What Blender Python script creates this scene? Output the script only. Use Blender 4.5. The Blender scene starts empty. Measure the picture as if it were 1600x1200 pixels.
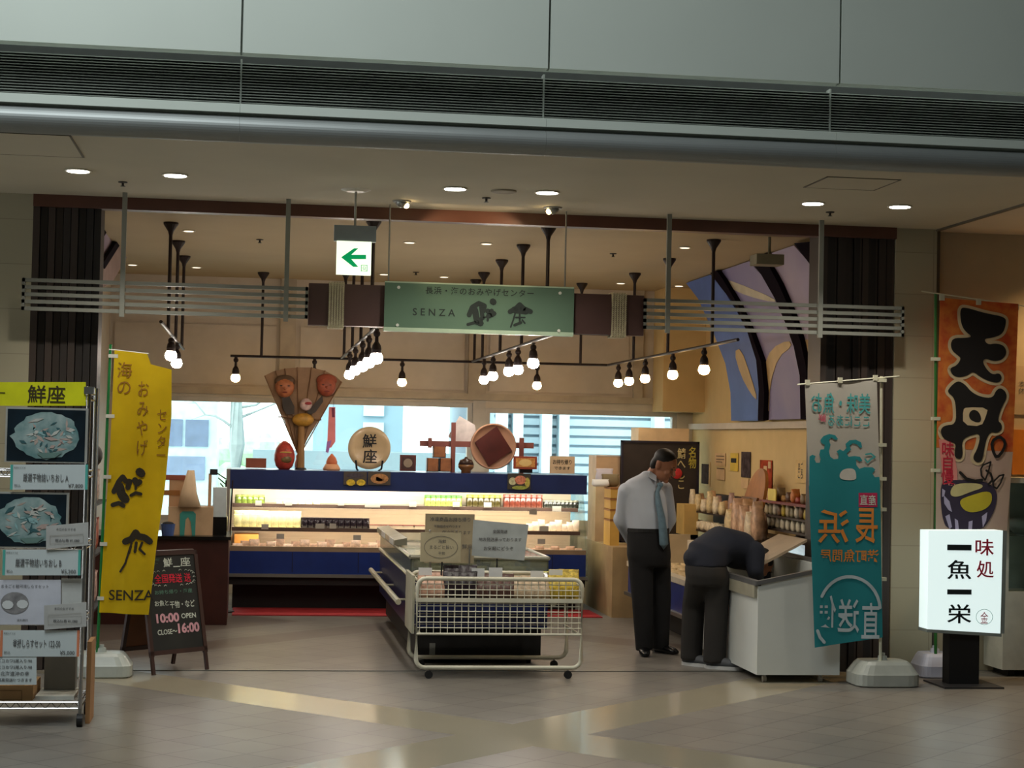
import bpy, bmesh, math, random
from mathutils import Vector, Matrix
random.seed(7)
SC = bpy.context.scene
COL = SC.collection

# ------------------------------------------------------------------ camera
F, PSI, TH, RHO = 2780.0, math.radians(8.2), math.atan(87 / 2780), 0.021
CAM = Vector((0, 0, 1.65))
_r0 = Vector((math.cos(PSI), -math.sin(PSI), 0))
FW = Vector((math.sin(PSI) * math.cos(TH), math.cos(PSI) * math.cos(TH), math.sin(TH)))
_u0 = _r0.cross(FW)
RT = _r0 * math.cos(RHO) + _u0 * math.sin(RHO)
UP = -_r0 * math.sin(RHO) + _u0 * math.cos(RHO)
cd = bpy.data.cameras.new('camera')
cam = bpy.data.objects.new('camera', cd)
COL.objects.link(cam)
m = Matrix((RT, UP, -FW)).transposed().to_4x4()
m.translation = CAM
cam.matrix_world = m
cd.sensor_width = 36
cd.lens = F / 1600 * 36
cd.clip_end = 200
SC.camera = cam

# ------------------------------------------------------------------ world, exposure, large lights
SC.view_settings.view_transform = 'Standard'
SC.view_settings.look = 'None'
SC.view_settings.gamma = 1
SC.view_settings.exposure = 0.9
W = bpy.data.worlds.new('sky')
SC.world = W
W.use_nodes = True
W.node_tree.nodes['Background'].inputs[0].default_value = (0.93, 0.975, 1.0, 1)
W.node_tree.nodes['Background'].inputs[1].default_value = 3.0


def area(name, loc, rot, sx, sy, power, col):
    l = bpy.data.lights.new(name, 'AREA')
    l.shape = 'RECTANGLE'; l.size = sx; l.size_y = sy; l.energy = power; l.color = col
    o = bpy.data.objects.new(name, l); COL.objects.link(o)
    o.location = loc; o.rotation_euler = rot
    return o


# added unseen lamp below the closed concourse ceiling, to light the facade
area('facade_fill', (-1.9, 6.2, 7.6), (math.radians(12), math.radians(-6), 0), 3.2, 3.2, 185, (0.90, 0.98, 1.0))


# ------------------------------------------------------------------ projection of photo points to known planes
def at(px, py, X=None, Y=None, Z=None, pl=None):
    d = FW * F + RT * (px - 800) - UP * (py - 600)
    if pl is not None:                      # plane given as (normal, offset): n.p = c
        n = Vector(pl[0]); t = (pl[1] - n.dot(CAM)) / n.dot(d)
    elif X is not None: t = (X - CAM.x) / d.x
    elif Y is not None: t = (Y - CAM.y) / d.y
    else: t = (Z - CAM.z) / d.z
    return CAM + d * t


# ------------------------------------------------------------------ materials
def lin(c):
    return tuple(((x / 255) / 12.92 if x / 255 <= 0.04045 else ((x / 255 + 0.055) / 1.055) ** 2.4) for x in c)


MATS = {}


def mat(name, rgb, rough=0.6, metal=0.0, var=0.10, scale=6.0, emit=0.0, bump=0.0, rgb2=None, spec=0.5):
    if name in MATS: return MATS[name]
    M = bpy.data.materials.new(name); M.use_nodes = True
    nt = M.node_tree; b = nt.nodes['Principled BSDF']
    c = lin(rgb)
    tc = nt.nodes.new('ShaderNodeTexCoord')
    nz = nt.nodes.new('ShaderNodeTexNoise'); nz.inputs['Scale'].default_value = scale; nz.inputs['Detail'].default_value = 4
    nt.links.new(tc.outputs['Object'], nz.inputs['Vector'])
    cr = nt.nodes.new('ShaderNodeValToRGB')
    lo = tuple(x * (1 - var) for x in c) if rgb2 is None else lin(rgb2)
    hi = tuple(min(1, x * (1 + var)) for x in c) if rgb2 is None else c
    cr.color_ramp.elements[0].position = 0.35; cr.color_ramp.elements[0].color = (*lo, 1)
    cr.color_ramp.elements[1].position = 0.65; cr.color_ramp.elements[1].color = (*hi, 1)
    nt.links.new(nz.outputs['Fac'], cr.inputs[0])
    nt.links.new(cr.outputs[0], b.inputs['Base Color'])
    b.inputs['Roughness'].default_value = rough
    b.inputs['Metallic'].default_value = metal
    b.inputs['Specular IOR Level'].default_value = spec
    if emit:
        nt.links.new(cr.outputs[0], b.inputs['Emission Color'])
        b.inputs['Emission Strength'].default_value = emit
    if bump:
        bp = nt.nodes.new('ShaderNodeBump'); bp.inputs['Strength'].default_value = bump; bp.inputs['Distance'].default_value = 0.01
        nt.links.new(nz.outputs['Fac'], bp.inputs['Height']); nt.links.new(bp.outputs[0], b.inputs['Normal'])
    MATS[name] = M
    return M


def glass(name, tint=(0.9, 0.97, 0.95), refl=0.08, rough=0.03, haze=0.0, hazecol=(0.8, 0.85, 0.85)):
    if name in MATS: return MATS[name]
    M = bpy.data.materials.new(name); M.use_nodes = True
    nt = M.node_tree; nt.nodes.clear()
    out = nt.nodes.new('ShaderNodeOutputMaterial')
    tr = nt.nodes.new('ShaderNodeBsdfTransparent'); tr.inputs[0].default_value = (*tint, 1)
    gl = nt.nodes.new('ShaderNodeBsdfGlossy'); gl.inputs['Roughness'].default_value = rough
    fr = nt.nodes.new('ShaderNodeLayerWeight'); fr.inputs['Blend'].default_value = 0.25
    ml = nt.nodes.new('ShaderNodeMath'); ml.operation = 'MULTIPLY_ADD'; ml.inputs[1].default_value = 0.5; ml.inputs[2].default_value = refl * 0.5
    nt.links.new(fr.outputs['Fresnel'], ml.inputs[0])
    mx = nt.nodes.new('ShaderNodeMixShader')
    nt.links.new(ml.outputs[0], mx.inputs[0]); nt.links.new(tr.outputs[0], mx.inputs[1]); nt.links.new(gl.outputs[0], mx.inputs[2])
    last = mx
    if haze:
        df = nt.nodes.new('ShaderNodeBsdfDiffuse'); df.inputs[0].default_value = (*hazecol, 1)
        m2 = nt.nodes.new('ShaderNodeMixShader'); m2.inputs[0].default_value = haze
        nt.links.new(mx.outputs[0], m2.inputs[1]); nt.links.new(df.outputs[0], m2.inputs[2]); last = m2
    nt.links.new(last.outputs[0], out.inputs[0])
    MATS[name] = M
    return M


# ------------------------------------------------------------------ mesh builder
_TX = {}


def text_shape(s, bold=0.0, spacing=1.0, lead=1.0):
    if any(ord(ch_) > 0x2E80 for ch_ in s): bold = min(bold, .012)
    k = (s, bold, spacing, lead)
    if k not in _TX:
        c = bpy.data.curves.new('tmp', 'FONT'); c.body = s; c.offset = bold; c.space_character = spacing; c.space_line = lead
        c.align_x = 'CENTER'; c.resolution_u = 3
        o = bpy.data.objects.new('tmp', c); COL.objects.link(o)
        bpy.context.view_layer.update()
        me = bpy.data.meshes.new_from_object(o.evaluated_get(bpy.context.evaluated_depsgraph_get()))
        vs = [(v.co.x, v.co.y) for v in me.vertices]; fs = [tuple(p.vertices) for p in me.polygons]
        bpy.data.objects.remove(o); bpy.data.curves.remove(c); bpy.data.meshes.remove(me)
        if not vs: vs, fs = [(0, 0), (1, 0), (0, 1)], [(0, 1, 2)]
        x0 = min(v[0] for v in vs); x1 = max(v[0] for v in vs); y0 = min(v[1] for v in vs); y1 = max(v[1] for v in vs)
        _TX[k] = (vs, fs, (x0, y0, x1, y1))
    return _TX[k]


class MB:
    def __init__(self, f=None):
        self.v = []; self.f = []; self.fn = f; self.M = None

    def add(self, vs, fs):
        b = len(self.v)
        for p in vs:
            p = Vector(p)
            if self.M is not None: p = self.M @ p
            self.v.append(tuple(p))
        self.f += [tuple(i + b for i in q) for q in fs]
        return self

    def box(self, a, b):
        x0, y0, z0 = a; x1, y1, z1 = b
        if x0 > x1: x0, x1 = x1, x0
        if y0 > y1: y0, y1 = y1, y0
        if z0 > z1: z0, z1 = z1, z0
        return self.add([(x0, y0, z0), (x1, y0, z0), (x1, y1, z0), (x0, y1, z0), (x0, y0, z1), (x1, y0, z1), (x1, y1, z1), (x0, y1, z1)],
                        [(0, 3, 2, 1), (4, 5, 6, 7), (0, 1, 5, 4), (1, 2, 6, 5), (2, 3, 7, 6), (3, 0, 4, 7)])

    def pbox(self, x0, y0, x1, y1, Y, d):
        """box whose front face covers the photo rectangle at depth Y"""
        a = at(x0, (y0 + y1) / 2, Y=Y); b = at(x1, (y0 + y1) / 2, Y=Y)
        t = at((x0 + x1) / 2, y0, Y=Y); u = at((x0 + x1) / 2, y1, Y=Y)
        return self.box((a.x, Y, u.z), (b.x, Y + d, t.z))

    def rbox(self, a, b, r=0.02, n=3):
        """box with rounded vertical edges"""
        x0, y0, z0 = a; x1, y1, z1 = b
        pts = []
        for cx, cy, s in ((x1 - r, y1 - r, 0), (x0 + r, y1 - r, 1), (x0 + r, y0 + r, 2), (x1 - r, y0 + r, 3)):
            for i in range(n + 1):
                t = (s + i / n) * math.pi / 2
                pts.append((cx + r * math.cos(t), cy + r * math.sin(t)))
        return self.prism([(p[0], p[1], z0) for p in pts], (0, 0, z1 - z0))

    def prism(self, pts, ext):
        n = len(pts); e = Vector(ext)
        vs = [Vector(p) for p in pts] + [Vector(p) + e for p in pts]
        fs = [tuple(range(n)), tuple(reversed(range(n, 2 * n)))] + [(i, i + n, (i + 1) % n + n, (i + 1) % n) for i in range(n)]
        return self.add(vs, fs)

    def tube(self, pts, r, seg=8, closed=False, r1=None):
        pts = [Vector(p) for p in pts]; n = len(pts); vs = []; fs = []
        for i, p in enumerate(pts):
            if closed: d = pts[(i + 1) % n] - pts[i - 1]
            else: d = pts[min(i + 1, n - 1)] - pts[max(i - 1, 0)]
            d.normalize()
            a = d.cross(Vector((0, 0, 1)))
            if a.length < 1e-3: a = d.cross(Vector((1, 0, 0)))
            a.normalize(); b = d.cross(a)
            rr = r if r1 is None else r + (r1 - r) * i / max(1, n - 1)
            for k in range(seg):
                t = 2 * math.pi * k / seg
                vs.append(p + a * rr * math.cos(t) + b * rr * math.sin(t))
        for i in range(n if closed else n - 1):
            for k in range(seg):
                j = (i + 1) % n
                fs.append((i * seg + k, i * seg + (k + 1) % seg, j * seg + (k + 1) % seg, j * seg + k))
        if not closed:
            fs.append(tuple(range(seg))); fs.append(tuple(reversed(range((n - 1) * seg, n * seg))))
        return self.add(vs, fs)

    def lathe(self, c, prof, seg=20, axis='Z'):
        """prof: list of (radius, height)"""
        vs = []; fs = []; c = Vector(c)
        for r, h in prof:
            for k in range(seg):
                t = 2 * math.pi * k / seg
                x, y = r * math.cos(t), r * math.sin(t)
                vs.append(c + (Vector((x, y, h)) if axis == 'Z' else Vector((x, h, y)) if axis == 'Y' else Vector((h, x, y))))
        n = len(prof)
        for i in range(n - 1):
            for k in range(seg):
                fs.append((i * seg + k, i * seg + (k + 1) % seg, (i + 1) * seg + (k + 1) % seg, (i + 1) * seg + k))
        fs.append(tuple(range(seg))); fs.append(tuple(reversed(range((n - 1) * seg, n * seg))))
        return self.add(vs, fs)

    def ball(self, c, rx, ry=None, rz=None, seg=14, rings=9, M=None):
        ry = rx if ry is None else ry; rz = rx if rz is None else rz
        vs = []; fs = []; c = Vector(c)
        for i in range(rings + 1):
            a = -math.pi / 2 + math.pi * i / rings
            for k in range(seg):
                t = 2 * math.pi * k / seg
                p = Vector((rx * math.cos(a) * math.cos(t), ry * math.cos(a) * math.sin(t), rz * math.sin(a)))
                if M: p = M @ p
                vs.append(c + p)
        for i in range(rings):
            for k in range(seg):
                fs.append((i * seg + k, i * seg + (k + 1) % seg, (i + 1) * seg + (k + 1) % seg, (i + 1) * seg + k))
        return self.add(vs, fs)

    def loft(self, rings, seg=16):
        """rings: (centre, radius_side, radius_front, side vector, front vector)"""
        vs = []; fs = []
        for c, a, b, s, f in rings:
            c = Vector(c); s = Vector(s).normalized(); f = Vector(f).normalized()
            for k in range(seg):
                t = 2 * math.pi * k / seg
                vs.append(c + s * a * math.cos(t) + f * b * math.sin(t))
        n = len(rings)
        for i in range(n - 1):
            for k in range(seg):
                fs.append((i * seg + k, i * seg + (k + 1) % seg, (i + 1) * seg + (k + 1) % seg, (i + 1) * seg + k))
        fs.append(tuple(range(seg))); fs.append(tuple(reversed(range((n - 1) * seg, n * seg))))
        return self.add(vs, fs)

    def text(self, s, x0, z0, x1, z1, Y, bold=0.0, keep=True, mirror=False, lead=1.0, spacing=1.0):
        """lettering in the XZ plane facing -Y, fitted into the rectangle"""
        vs, fs, (a, b, c, d) = text_shape(s, bold, spacing, lead)
        w, h = c - a, d - b
        sx = (x1 - x0) / w if w > 1e-6 else 1; sz = (z1 - z0) / h if h > 1e-6 else 1
        if keep: sx = sz = min(sx, sz)
        cx, cz = (x0 + x1) / 2, (z0 + z1) / 2
        out = []
        for px, py in vs:
            X = (px - (a + c) / 2) * sx
            if mirror: X = -X
            out.append((cx + X, Y, cz + (py - (b + d) / 2) * sz))
        return self.add(out, fs)

    def ptext(self, s, x0, y0, x1, y1, Y, **k):
        a = at(x0, (y0 + y1) / 2, Y=Y); b = at(x1, (y0 + y1) / 2, Y=Y)
        t = at((x0 + x1) / 2, y0, Y=Y); u = at((x0 + x1) / 2, y1, Y=Y)
        return self.text(s, a.x, u.z, b.x, t.z, Y, **k)

    def ppoly(self, pts, Y, d=0.0, smooth=0):
        if smooth: pts = chaikin(pts, smooth)
        w = [at(x, y, Y=Y) for x, y in pts]
        if d: return self.prism(w, (0, d, 0))
        return self.add(w, [tuple(range(len(w)))])

    def stroke(self, pts, w, Y, closed=False, d=0.0):
        """flat brush stroke (photo points, width in metres) in the plane Y"""
        P = [at(x, y, Y=Y) for x, y in pts]; n = len(P)
        for i in range(n if closed else n - 1):
            p, q = P[i], P[(i + 1) % n]
            t = q - p
            if t.length < 1e-6: continue
            t.normalize(); nn = Vector((-t.z, 0, t.x)) * w / 2
            self.add([p + nn, q + nn, q - nn, p - nn], [(0, 1, 2, 3)])
        for p in P:
            self.add([p + Vector((math.cos(a * math.pi / 4) * w / 2, -0.0003, math.sin(a * math.pi / 4) * w / 2)) for a in range(8)], [tuple(range(8))])
        return self

    def build(self, name, m, parent=None, smooth=False, label=None, kind=None, fix=True):
        me = bpy.data.meshes.new(name)
        off = WORLD.get(parent.name, Vector((0, 0, 0))) if parent is not None else None
        vv = [Vector(v) for v in self.v]
        if parent is None:
            xs = [v.x for v in vv]; ys = [v.y for v in vv]; zs = [v.z for v in vv]
            o0 = Vector(((min(xs) + max(xs)) / 2, (min(ys) + max(ys)) / 2, min(zs)))
        else: o0 = off
        if self.fn:
            bm = bmesh.new(); bv = [bm.verts.new(v) for v in vv]
            for q in self.f:
                try: bm.faces.new([bv[i] for i in q])
                except ValueError: pass
            bm.normal_update(); bmesh.ops.triangulate(bm, faces=bm.faces[:], ngon_method='EAR_CLIP')
            for _ in range(4):
                ed = [e for e in bm.edges if e.calc_length() > 0.05]
                if not ed: break
                bmesh.ops.subdivide_edges(bm, edges=ed, cuts=1)
                bmesh.ops.triangulate(bm, faces=bm.faces[:])
            for v in bm.verts: v.co = self.fn(v.co.copy()) - o0
            bm.to_mesh(me); bm.free(); fix = False
        else: me.from_pydata([v - o0 for v in vv], [], self.f)
        if fix:
            bm = bmesh.new(); bm.from_mesh(me); bmesh.ops.recalc_face_normals(bm, faces=bm.faces); bm.to_mesh(me); bm.free()
        if smooth: me.polygons.foreach_set('use_smooth', [True] * len(me.polygons))
        me.materials.append(m)
        o = bpy.data.objects.new(name, me); COL.objects.link(o)
        if parent is None: o.location = o0
        else: o.parent = parent
        WORLD[o.name] = o0
        if label: o['label'] = label
        if kind: o['kind'] = kind
        return o


WORLD = {}


def chaikin(pts, n=2):
    for _ in range(n):
        q = []
        for i in range(len(pts)):
            a, b = pts[i], pts[(i + 1) % len(pts)]
            q.append((a[0] * .75 + b[0] * .25, a[1] * .75 + b[1] * .25)); q.append((a[0] * .25 + b[0] * .75, a[1] * .25 + b[1] * .75))
        pts = q
    return pts


def thing(name, label, cat, loc, group=None):
    o = bpy.data.objects.new(name, None); COL.objects.link(o)
    o.empty_display_size = 0.1
    o.location = loc; WORLD[o.name] = Vector(loc)
    o['label'] = label; o['category'] = cat
    if group: o['group'] = group
    return o


def tag(o, label, cat, group=None, kind=None):
    o['label'] = label; o['category'] = cat
    if group: o['group'] = group
    if kind: o['kind'] = kind
    return o


def struct(name, mb, m, parent=None, smooth=False):
    return mb.build(name, m, parent, smooth, kind='structure')


# common materials
M_white = mat('white_paint', (205, 205, 195), 0.5)
M_cream = mat('cream_wall', (192, 182, 166), 0.7, var=0.04)
M_black = mat('black_matte', (18, 17, 18), 0.6)
M_blackgloss = mat('black_gloss', (12, 12, 14), 0.25)
M_chrome = mat('chrome', (190, 190, 190), 0.25, 1.0, var=0.03)
M_steel = mat('brushed_steel', (150, 150, 145), 0.4, 0.9, var=0.05)
M_paper = mat('white_paper', (225, 228, 228), 0.8, var=0.03)
M_beigepaper = mat('beige_paper', (200, 190, 160), 0.8, var=0.04)
M_ink = mat('black_ink', (22, 22, 24), 0.7)
M_greyink = mat('grey_ink', (95, 95, 95), 0.8)
M_blue = mat('blue_enamel', (22, 45, 112), 0.35)
M_tagmat = mat('price_tag_card', (165, 160, 150), 0.7)
M_redbrown = mat('red_brown_wood', (95, 45, 35), 0.5)
M_card = mat('cardboard', (178, 140, 95), 0.8)
M_glass = glass('clear_glass')
M_haze = glass('frosted_top_glass', (0.8, 0.85, 0.82), 0.3, 0.1, 0.35, (0.45, 0.48, 0.44))

# ================================================================== SETTING
HC = 3.277    # soffit height
YS = 12.6     # shop front plane
YL = 9.9      # lip of the soffit

# floor -----------------------------------------------------------------
def floor_material():
    M = bpy.data.materials.new('stone_tile_floor'); M.use_nodes = True
    nt = M.node_tree; N = nt.nodes; L = nt.links; b = N['Principled BSDF']
    geo = N.new('ShaderNodeNewGeometry'); sep = N.new('ShaderNodeSeparateXYZ'); L.new(geo.outputs['Position'], sep.inputs[0])

    def mth(op, a, c, v2=None):
        n = N.new('ShaderNodeMath'); n.operation = op
        for i, x in enumerate((a, c, v2)):
            if x is None: continue
            if isinstance(x, (int, float)): n.inputs[i].default_value = x
            else: L.new(x, n.inputs[i])
        return n.outputs[0]
    x, y = sep.outputs['X'], sep.outputs['Y']
    s = mth('ADD', x, y); d = mth('SUBTRACT', y, x)

    def band(v, c, hw):
        return mth('LESS_THAN', mth('ABSOLUTE', mth('SUBTRACT', v, c), 0), hw)

    def line(v, period, w):
        q = mth('FRACT', mth('DIVIDE', v, period), 0)
        return mth('LESS_THAN', q, w)
    outside = mth('LESS_THAN', y, YS)
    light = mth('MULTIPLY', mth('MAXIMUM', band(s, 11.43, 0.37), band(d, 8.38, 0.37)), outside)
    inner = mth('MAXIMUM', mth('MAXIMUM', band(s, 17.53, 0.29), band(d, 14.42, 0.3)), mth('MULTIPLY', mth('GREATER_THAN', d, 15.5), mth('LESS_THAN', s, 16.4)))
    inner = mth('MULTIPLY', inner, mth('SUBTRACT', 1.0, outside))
    nz = N.new('ShaderNodeTexNoise'); nz.inputs['Scale'].default_value = 1.7; nz.inputs['Detail'].default_value = 5; L.new(geo.outputs['Position'], nz.inputs['Vector'])
    # per-tile variation
    cb = N.new('ShaderNodeCombineXYZ')
    L.new(mth('FLOOR', mth('DIVIDE', s, 0.424), 0), cb.inputs[0]); L.new(mth('FLOOR', mth('DIVIDE', d, 0.424), 0), cb.inputs[1])
    wn = N.new('ShaderNodeTexWhiteNoise'); L.new(cb.outputs[0], wn.inputs['Vector'])

    def rgbmix(fac, c1, c2):
        n = N.new('ShaderNodeMix'); n.data_type = 'RGBA'
        if isinstance(fac, float): n.inputs[0].default_value = fac
        else: L.new(fac, n.inputs[0])
        for i, c in ((6, c1), (7, c2)):
            if isinstance(c, tuple): n.inputs[i].default_value = (*lin(c), 1)
            else: L.new(c, n.inputs[i])
        return n.outputs[2]
    base = rgbmix(wn.outputs[0], (119, 114, 108), (130, 125, 117))
    base = rgbmix(mth('MULTIPLY', nz.outputs['Fac'], 0.5), base, (108, 103, 96))
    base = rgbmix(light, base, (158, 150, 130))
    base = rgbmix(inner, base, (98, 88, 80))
    ln = mth('MAXIMUM', line(s, 0.424, 0.03), line(d, 0.424, 0.03))
    ln = mth('MULTIPLY', ln, mth('SUBTRACT', 1.0, mth('MAXIMUM', light, inner)))
    base = rgbmix(mth('MULTIPLY', ln, 0.7), base, (70, 65, 60))
    L.new(base, b.inputs['Base Color'])
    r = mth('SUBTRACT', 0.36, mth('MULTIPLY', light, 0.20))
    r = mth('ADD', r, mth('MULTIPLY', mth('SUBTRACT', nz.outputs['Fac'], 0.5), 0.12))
    L.new(r, b.inputs['Roughness'])
    b.inputs['Specular IOR Level'].default_value = 0.5
    return M


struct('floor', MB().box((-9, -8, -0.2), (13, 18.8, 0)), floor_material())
struct('trim_1', MB().box((-1.09, 12.59, 0.0), (4.1, 12.62, 0.006)), M_steel)

# ceilings ---------------------------------------------------------------
M_soffit = mat('soffit_plaster', (188, 180, 158), 0.8, var=0.03, scale=1.5)
M_neigh = mat('neighbour_plaster', (206, 192, 170), 0.8, var=0.03, scale=1.5)
struct('ceiling', MB().box((-9, YL + 0.10, HC), (4.985, YS + .05, HC + 0.1)), M_soffit)
struct('ceiling_shop', MB().box((-1.7, YS + .05, HC), (4.87, 18.9, HC + 0.1)), mat('shop_ceiling_tone', (168, 150, 116), 0.8, var=0.03, scale=1.5))  # darker, warmer colour than the soffit
struct('ceiling_right', MB().box((5.0, YL + 0.10, HC), (13, 12.8, HC + 0.1)), M_neigh)
M_trimgrey = mat('grey_trim', (95, 88, 75), 0.6)
struct('trim_2', MB().box((4.975, YL + 0.12, HC - 0.012), (5.005, 12.75, HC + 0.05)), M_trimgrey)

# facade above the soffit ------------------------------------------------
M_panel = mat('grey_green_panel', (204, 212, 202), 0.55, var=0.03, scale=0.8)
xs = [-9, -3.6, -1.85, -0.124, 1.594, 3.30, 5.0, 6.7, 13]
mb = MB()
for a, b_ in zip(xs[:-1], xs[1:]): mb.box((a + 0.006, 9.86, 3.75), (b_ - 0.006, 9.93, 9.2))
mb.box((-9, 9.93, 3.75), (13, 9.96, 9.2))
struct('wall_upper', mb, M_panel)
mb = MB()
mb.box((-9, 10.10, 3.47), (13, 10.14, 3.80))
struct('trim_3', mb, mat('louvre_backing', (26, 28, 27), 0.8))
mb = MB()
for i in range(16):
    z = 3.487 + i * 0.0157
    mb.box((-9, 10.035 , z), (13, 10.10, z + 0.005))
for a in (-3.6, -1.85, -0.124, 1.594, 3.3, 5.0): mb.box((a - 0.005, 10.03, 3.478), (a + 0.005, 10.1, 3.75))
struct('trim_4', mb, mat('louvre_slats', (112, 116, 110), 0.6))
mb = MB()
for a, b_ in zip(xs[:-1], xs[1:]): mb.box((a + 0.0007, 9.915, 3.428), (b_ - 0.0007, 10.10, 3.477))
mb.box((-9, 9.96, 3.38), (13, 10.10, 3.43))
struct('trim_5', mb, M_panel)
mb = MB()
prof = []
for i in range(17):
    t = math.radians(100 + 160 * i / 16)
    prof.append((10.0 + 0.10 * math.cos(t), 3.350 + 0.076 * math.sin(t)))
prof += [(10.02, 3.276), (10.02, 3.424)]
for a, b_ in zip(xs[:-1], xs[1:]):
    mb.prism([(a + 0.0005, y, z) for y, z in prof], (b_ - a - 0.001, 0, 0))
struct('trim_6', mb, mat('metallic_bullnose', (150, 154, 152), 0.5, 0.45, var=0.02))

# walls of the front plane -----------------------------------------------
M_tilewall = bpy.data.materials.new('pale_stone_wall_tile'); M_tilewall.use_nodes = True
_nt = M_tilewall.node_tree; _b = _nt.nodes['Principled BSDF']
_g = _nt.nodes.new('ShaderNodeNewGeometry'); _s = _nt.nodes.new('ShaderNodeSeparateXYZ'); _c = _nt.nodes.new('ShaderNodeCombineXYZ')
_nt.links.new(_g.outputs['Position'], _s.inputs[0]); _nt.links.new(_s.outputs['X'], _c.inputs[0]); _nt.links.new(_s.outputs['Z'], _c.inputs[1])
_k = _nt.nodes.new('ShaderNodeTexBrick'); _k.inputs['Scale'].default_value = 1.0; _k.inputs['Brick Width'].default_value = 0.62; _k.inputs['Row Height'].default_value = 0.31
_k.inputs['Mortar Size'].default_value = 0.0025; _k.offset = 0.0
_k.inputs['Color1'].default_value = (*lin((176, 170, 146)), 1); _k.inputs['Color2'].default_value = (*lin((170, 164, 141)), 1); _k.inputs['Mortar'].default_value = (*lin((148, 142, 122)), 1)
_nt.links.new(_c.outputs[0], _k.inputs['Vector']); _nt.links.new(_k.outputs[0], _b.inputs['Base Color']); _b.inputs['Roughness'].default_value = 0.5
struct('wall_front_left', MB().box((-9, YS, 0), (-1.55, YS + 0.25, HC)), M_tilewall)
struct('wall_front_right', MB().box((4.665, YS, 0), (4.985, YS + 0.25, HC)), M_tilewall)
struct('wall_neighbour', MB().box((5.03, YS + 0.13, 0), (13, YS + 0.25, HC)), mat('neighbour_wall', (190, 176, 148), 0.7, var=0.03))
struct('trim_7', MB().box((4.985, YS + 0.05, 0), (5.03, YS + 0.14, HC)), M_trimgrey)


def striped(name, x0, x1):
    mb = MB(); n = 9; w = (x1 - x0) / n
    for i in range(n):
        off = (0.0, 0.018, 0.006, 0.024, 0.01, 0.0, 0.02, 0.008, 0.014)[i]
        mb.box((x0 + i * w, YS + off, 0), (x0 + (i + 1) * w - 0.006, YS + 0.3, HC - 0.002))
    M = mat('dark_ribbed_' + name, (44, 38, 36), 0.55, var=0.0)
    nt = M.node_tree; cr = nt.nodes['Color Ramp']; 
    g = nt.nodes.new('ShaderNodeNewGeometry'); sp = nt.nodes.new('ShaderNodeSeparateXYZ'); mm = nt.nodes.new('ShaderNodeMath'); mm.operation = 'MULTIPLY'; mm.inputs[1].default_value = 1 / w
    fl = nt.nodes.new('ShaderNodeMath'); fl.operation = 'FLOOR'; wn = nt.nodes.new('ShaderNodeTexWhiteNoise'); wn.noise_dimensions = '1D'
    nt.links.new(g.outputs['Position'], sp.inputs[0]); nt.links.new(sp.outputs['X'], mm.inputs[0]); nt.links.new(mm.outputs[0], fl.inputs[0]); nt.links.new(fl.outputs[0], wn.inputs['W'])
    nt.links.new(wn.outputs[0], cr.inputs[0])
    cr.color_ramp.elements[0].position = 0; cr.color_ramp.elements[0].color = (*lin((30, 26, 26)), 1)
    cr.color_ramp.elements[1].position = 1; cr.color_ramp.elements[1].color = (*lin((66, 54, 48)), 1)
    struct(name, mb, M)


striped('wall_pillar_left', -1.55, -1.085)
striped('wall_pillar_right', 4.10, 4.665)
struct('trim_8', MB().box((-1.55, YS - 0.02, HC - 0.085), (4.665, YS + 0.09, HC)), mat('brown_header_beam', (92, 58, 46), 0.4))

# interior walls ---------------------------------------------------------
YB = 18.7
struct('wall_left', MB().box((-1.70, YS + 0.26, 0), (-1.5, YB + 0.2, HC)), M_cream)
struct('wall_right', MB().box((4.67, YS + 0.26, 0), (4.87, YB + 0.2, HC)), mat('warm_cream_wall', (204, 180, 132), 0.9, var=0.03, spec=0.15))
zw = 1.97
M_mull = mat('pale_window_frame', (182, 176, 166), 0.5)
mb = MB()
mb.box((-1.5, YB, 2.03), (2.35, YB + 0.2, HC)); mb.box((2.35, YB, 1.98), (4.67, YB + 0.2, HC))   # wall over the windows
mb.box((-1.5, YB, 0), (4.67, YB + 0.2, 0.75))
mb.box((4.5, YB, 0.75), (4.67, YB + 0.2, 2.03))
mb.box((-1.5, YB, 0.75), (-1.36, YB + 0.2, 2.03))
struct('wall_back', mb, M_cream)
mb = MB()                                                  # raised panels, pilasters and ledge
mb.box((-1.45, YB - 0.02, 2.16), (0.20, YB, 2.78))
mb.box((0.45, YB - 0.02, 2.16), (2.18, YB, 2.78))
mb.box((2.45, YB - 0.02, 2.16), (3.95, YB, 2.78))
struct('trim_9', mb, M_cream)
mb = MB()
mb.box((-1.5, YB - 0.05, 2.06), (4.67, YB, 2.13))
mb.box((0.24, YB - 0.06, 2.12), (0.40, YB, HC)); mb.box((2.22, YB - 0.06, 2.12), (2.41, YB, HC)); mb.box((4.0, YB - 0.06, 2.12), (4.10, YB, HC))
struct('trim_10', mb, mat('beige_pilaster', (172, 160, 140), 0.7))
struct('wall_corner_column', MB().box((4.22, YB - 0.5, 1.98), (4.67, YB - 0.02, HC)), mat('warm_cream_wall', (0, 0, 0)))
struct('trim_11', MB().box((4.62, YS + 0.3, 1.80), (4.67, YB, 1.86)), M_cream)
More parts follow.
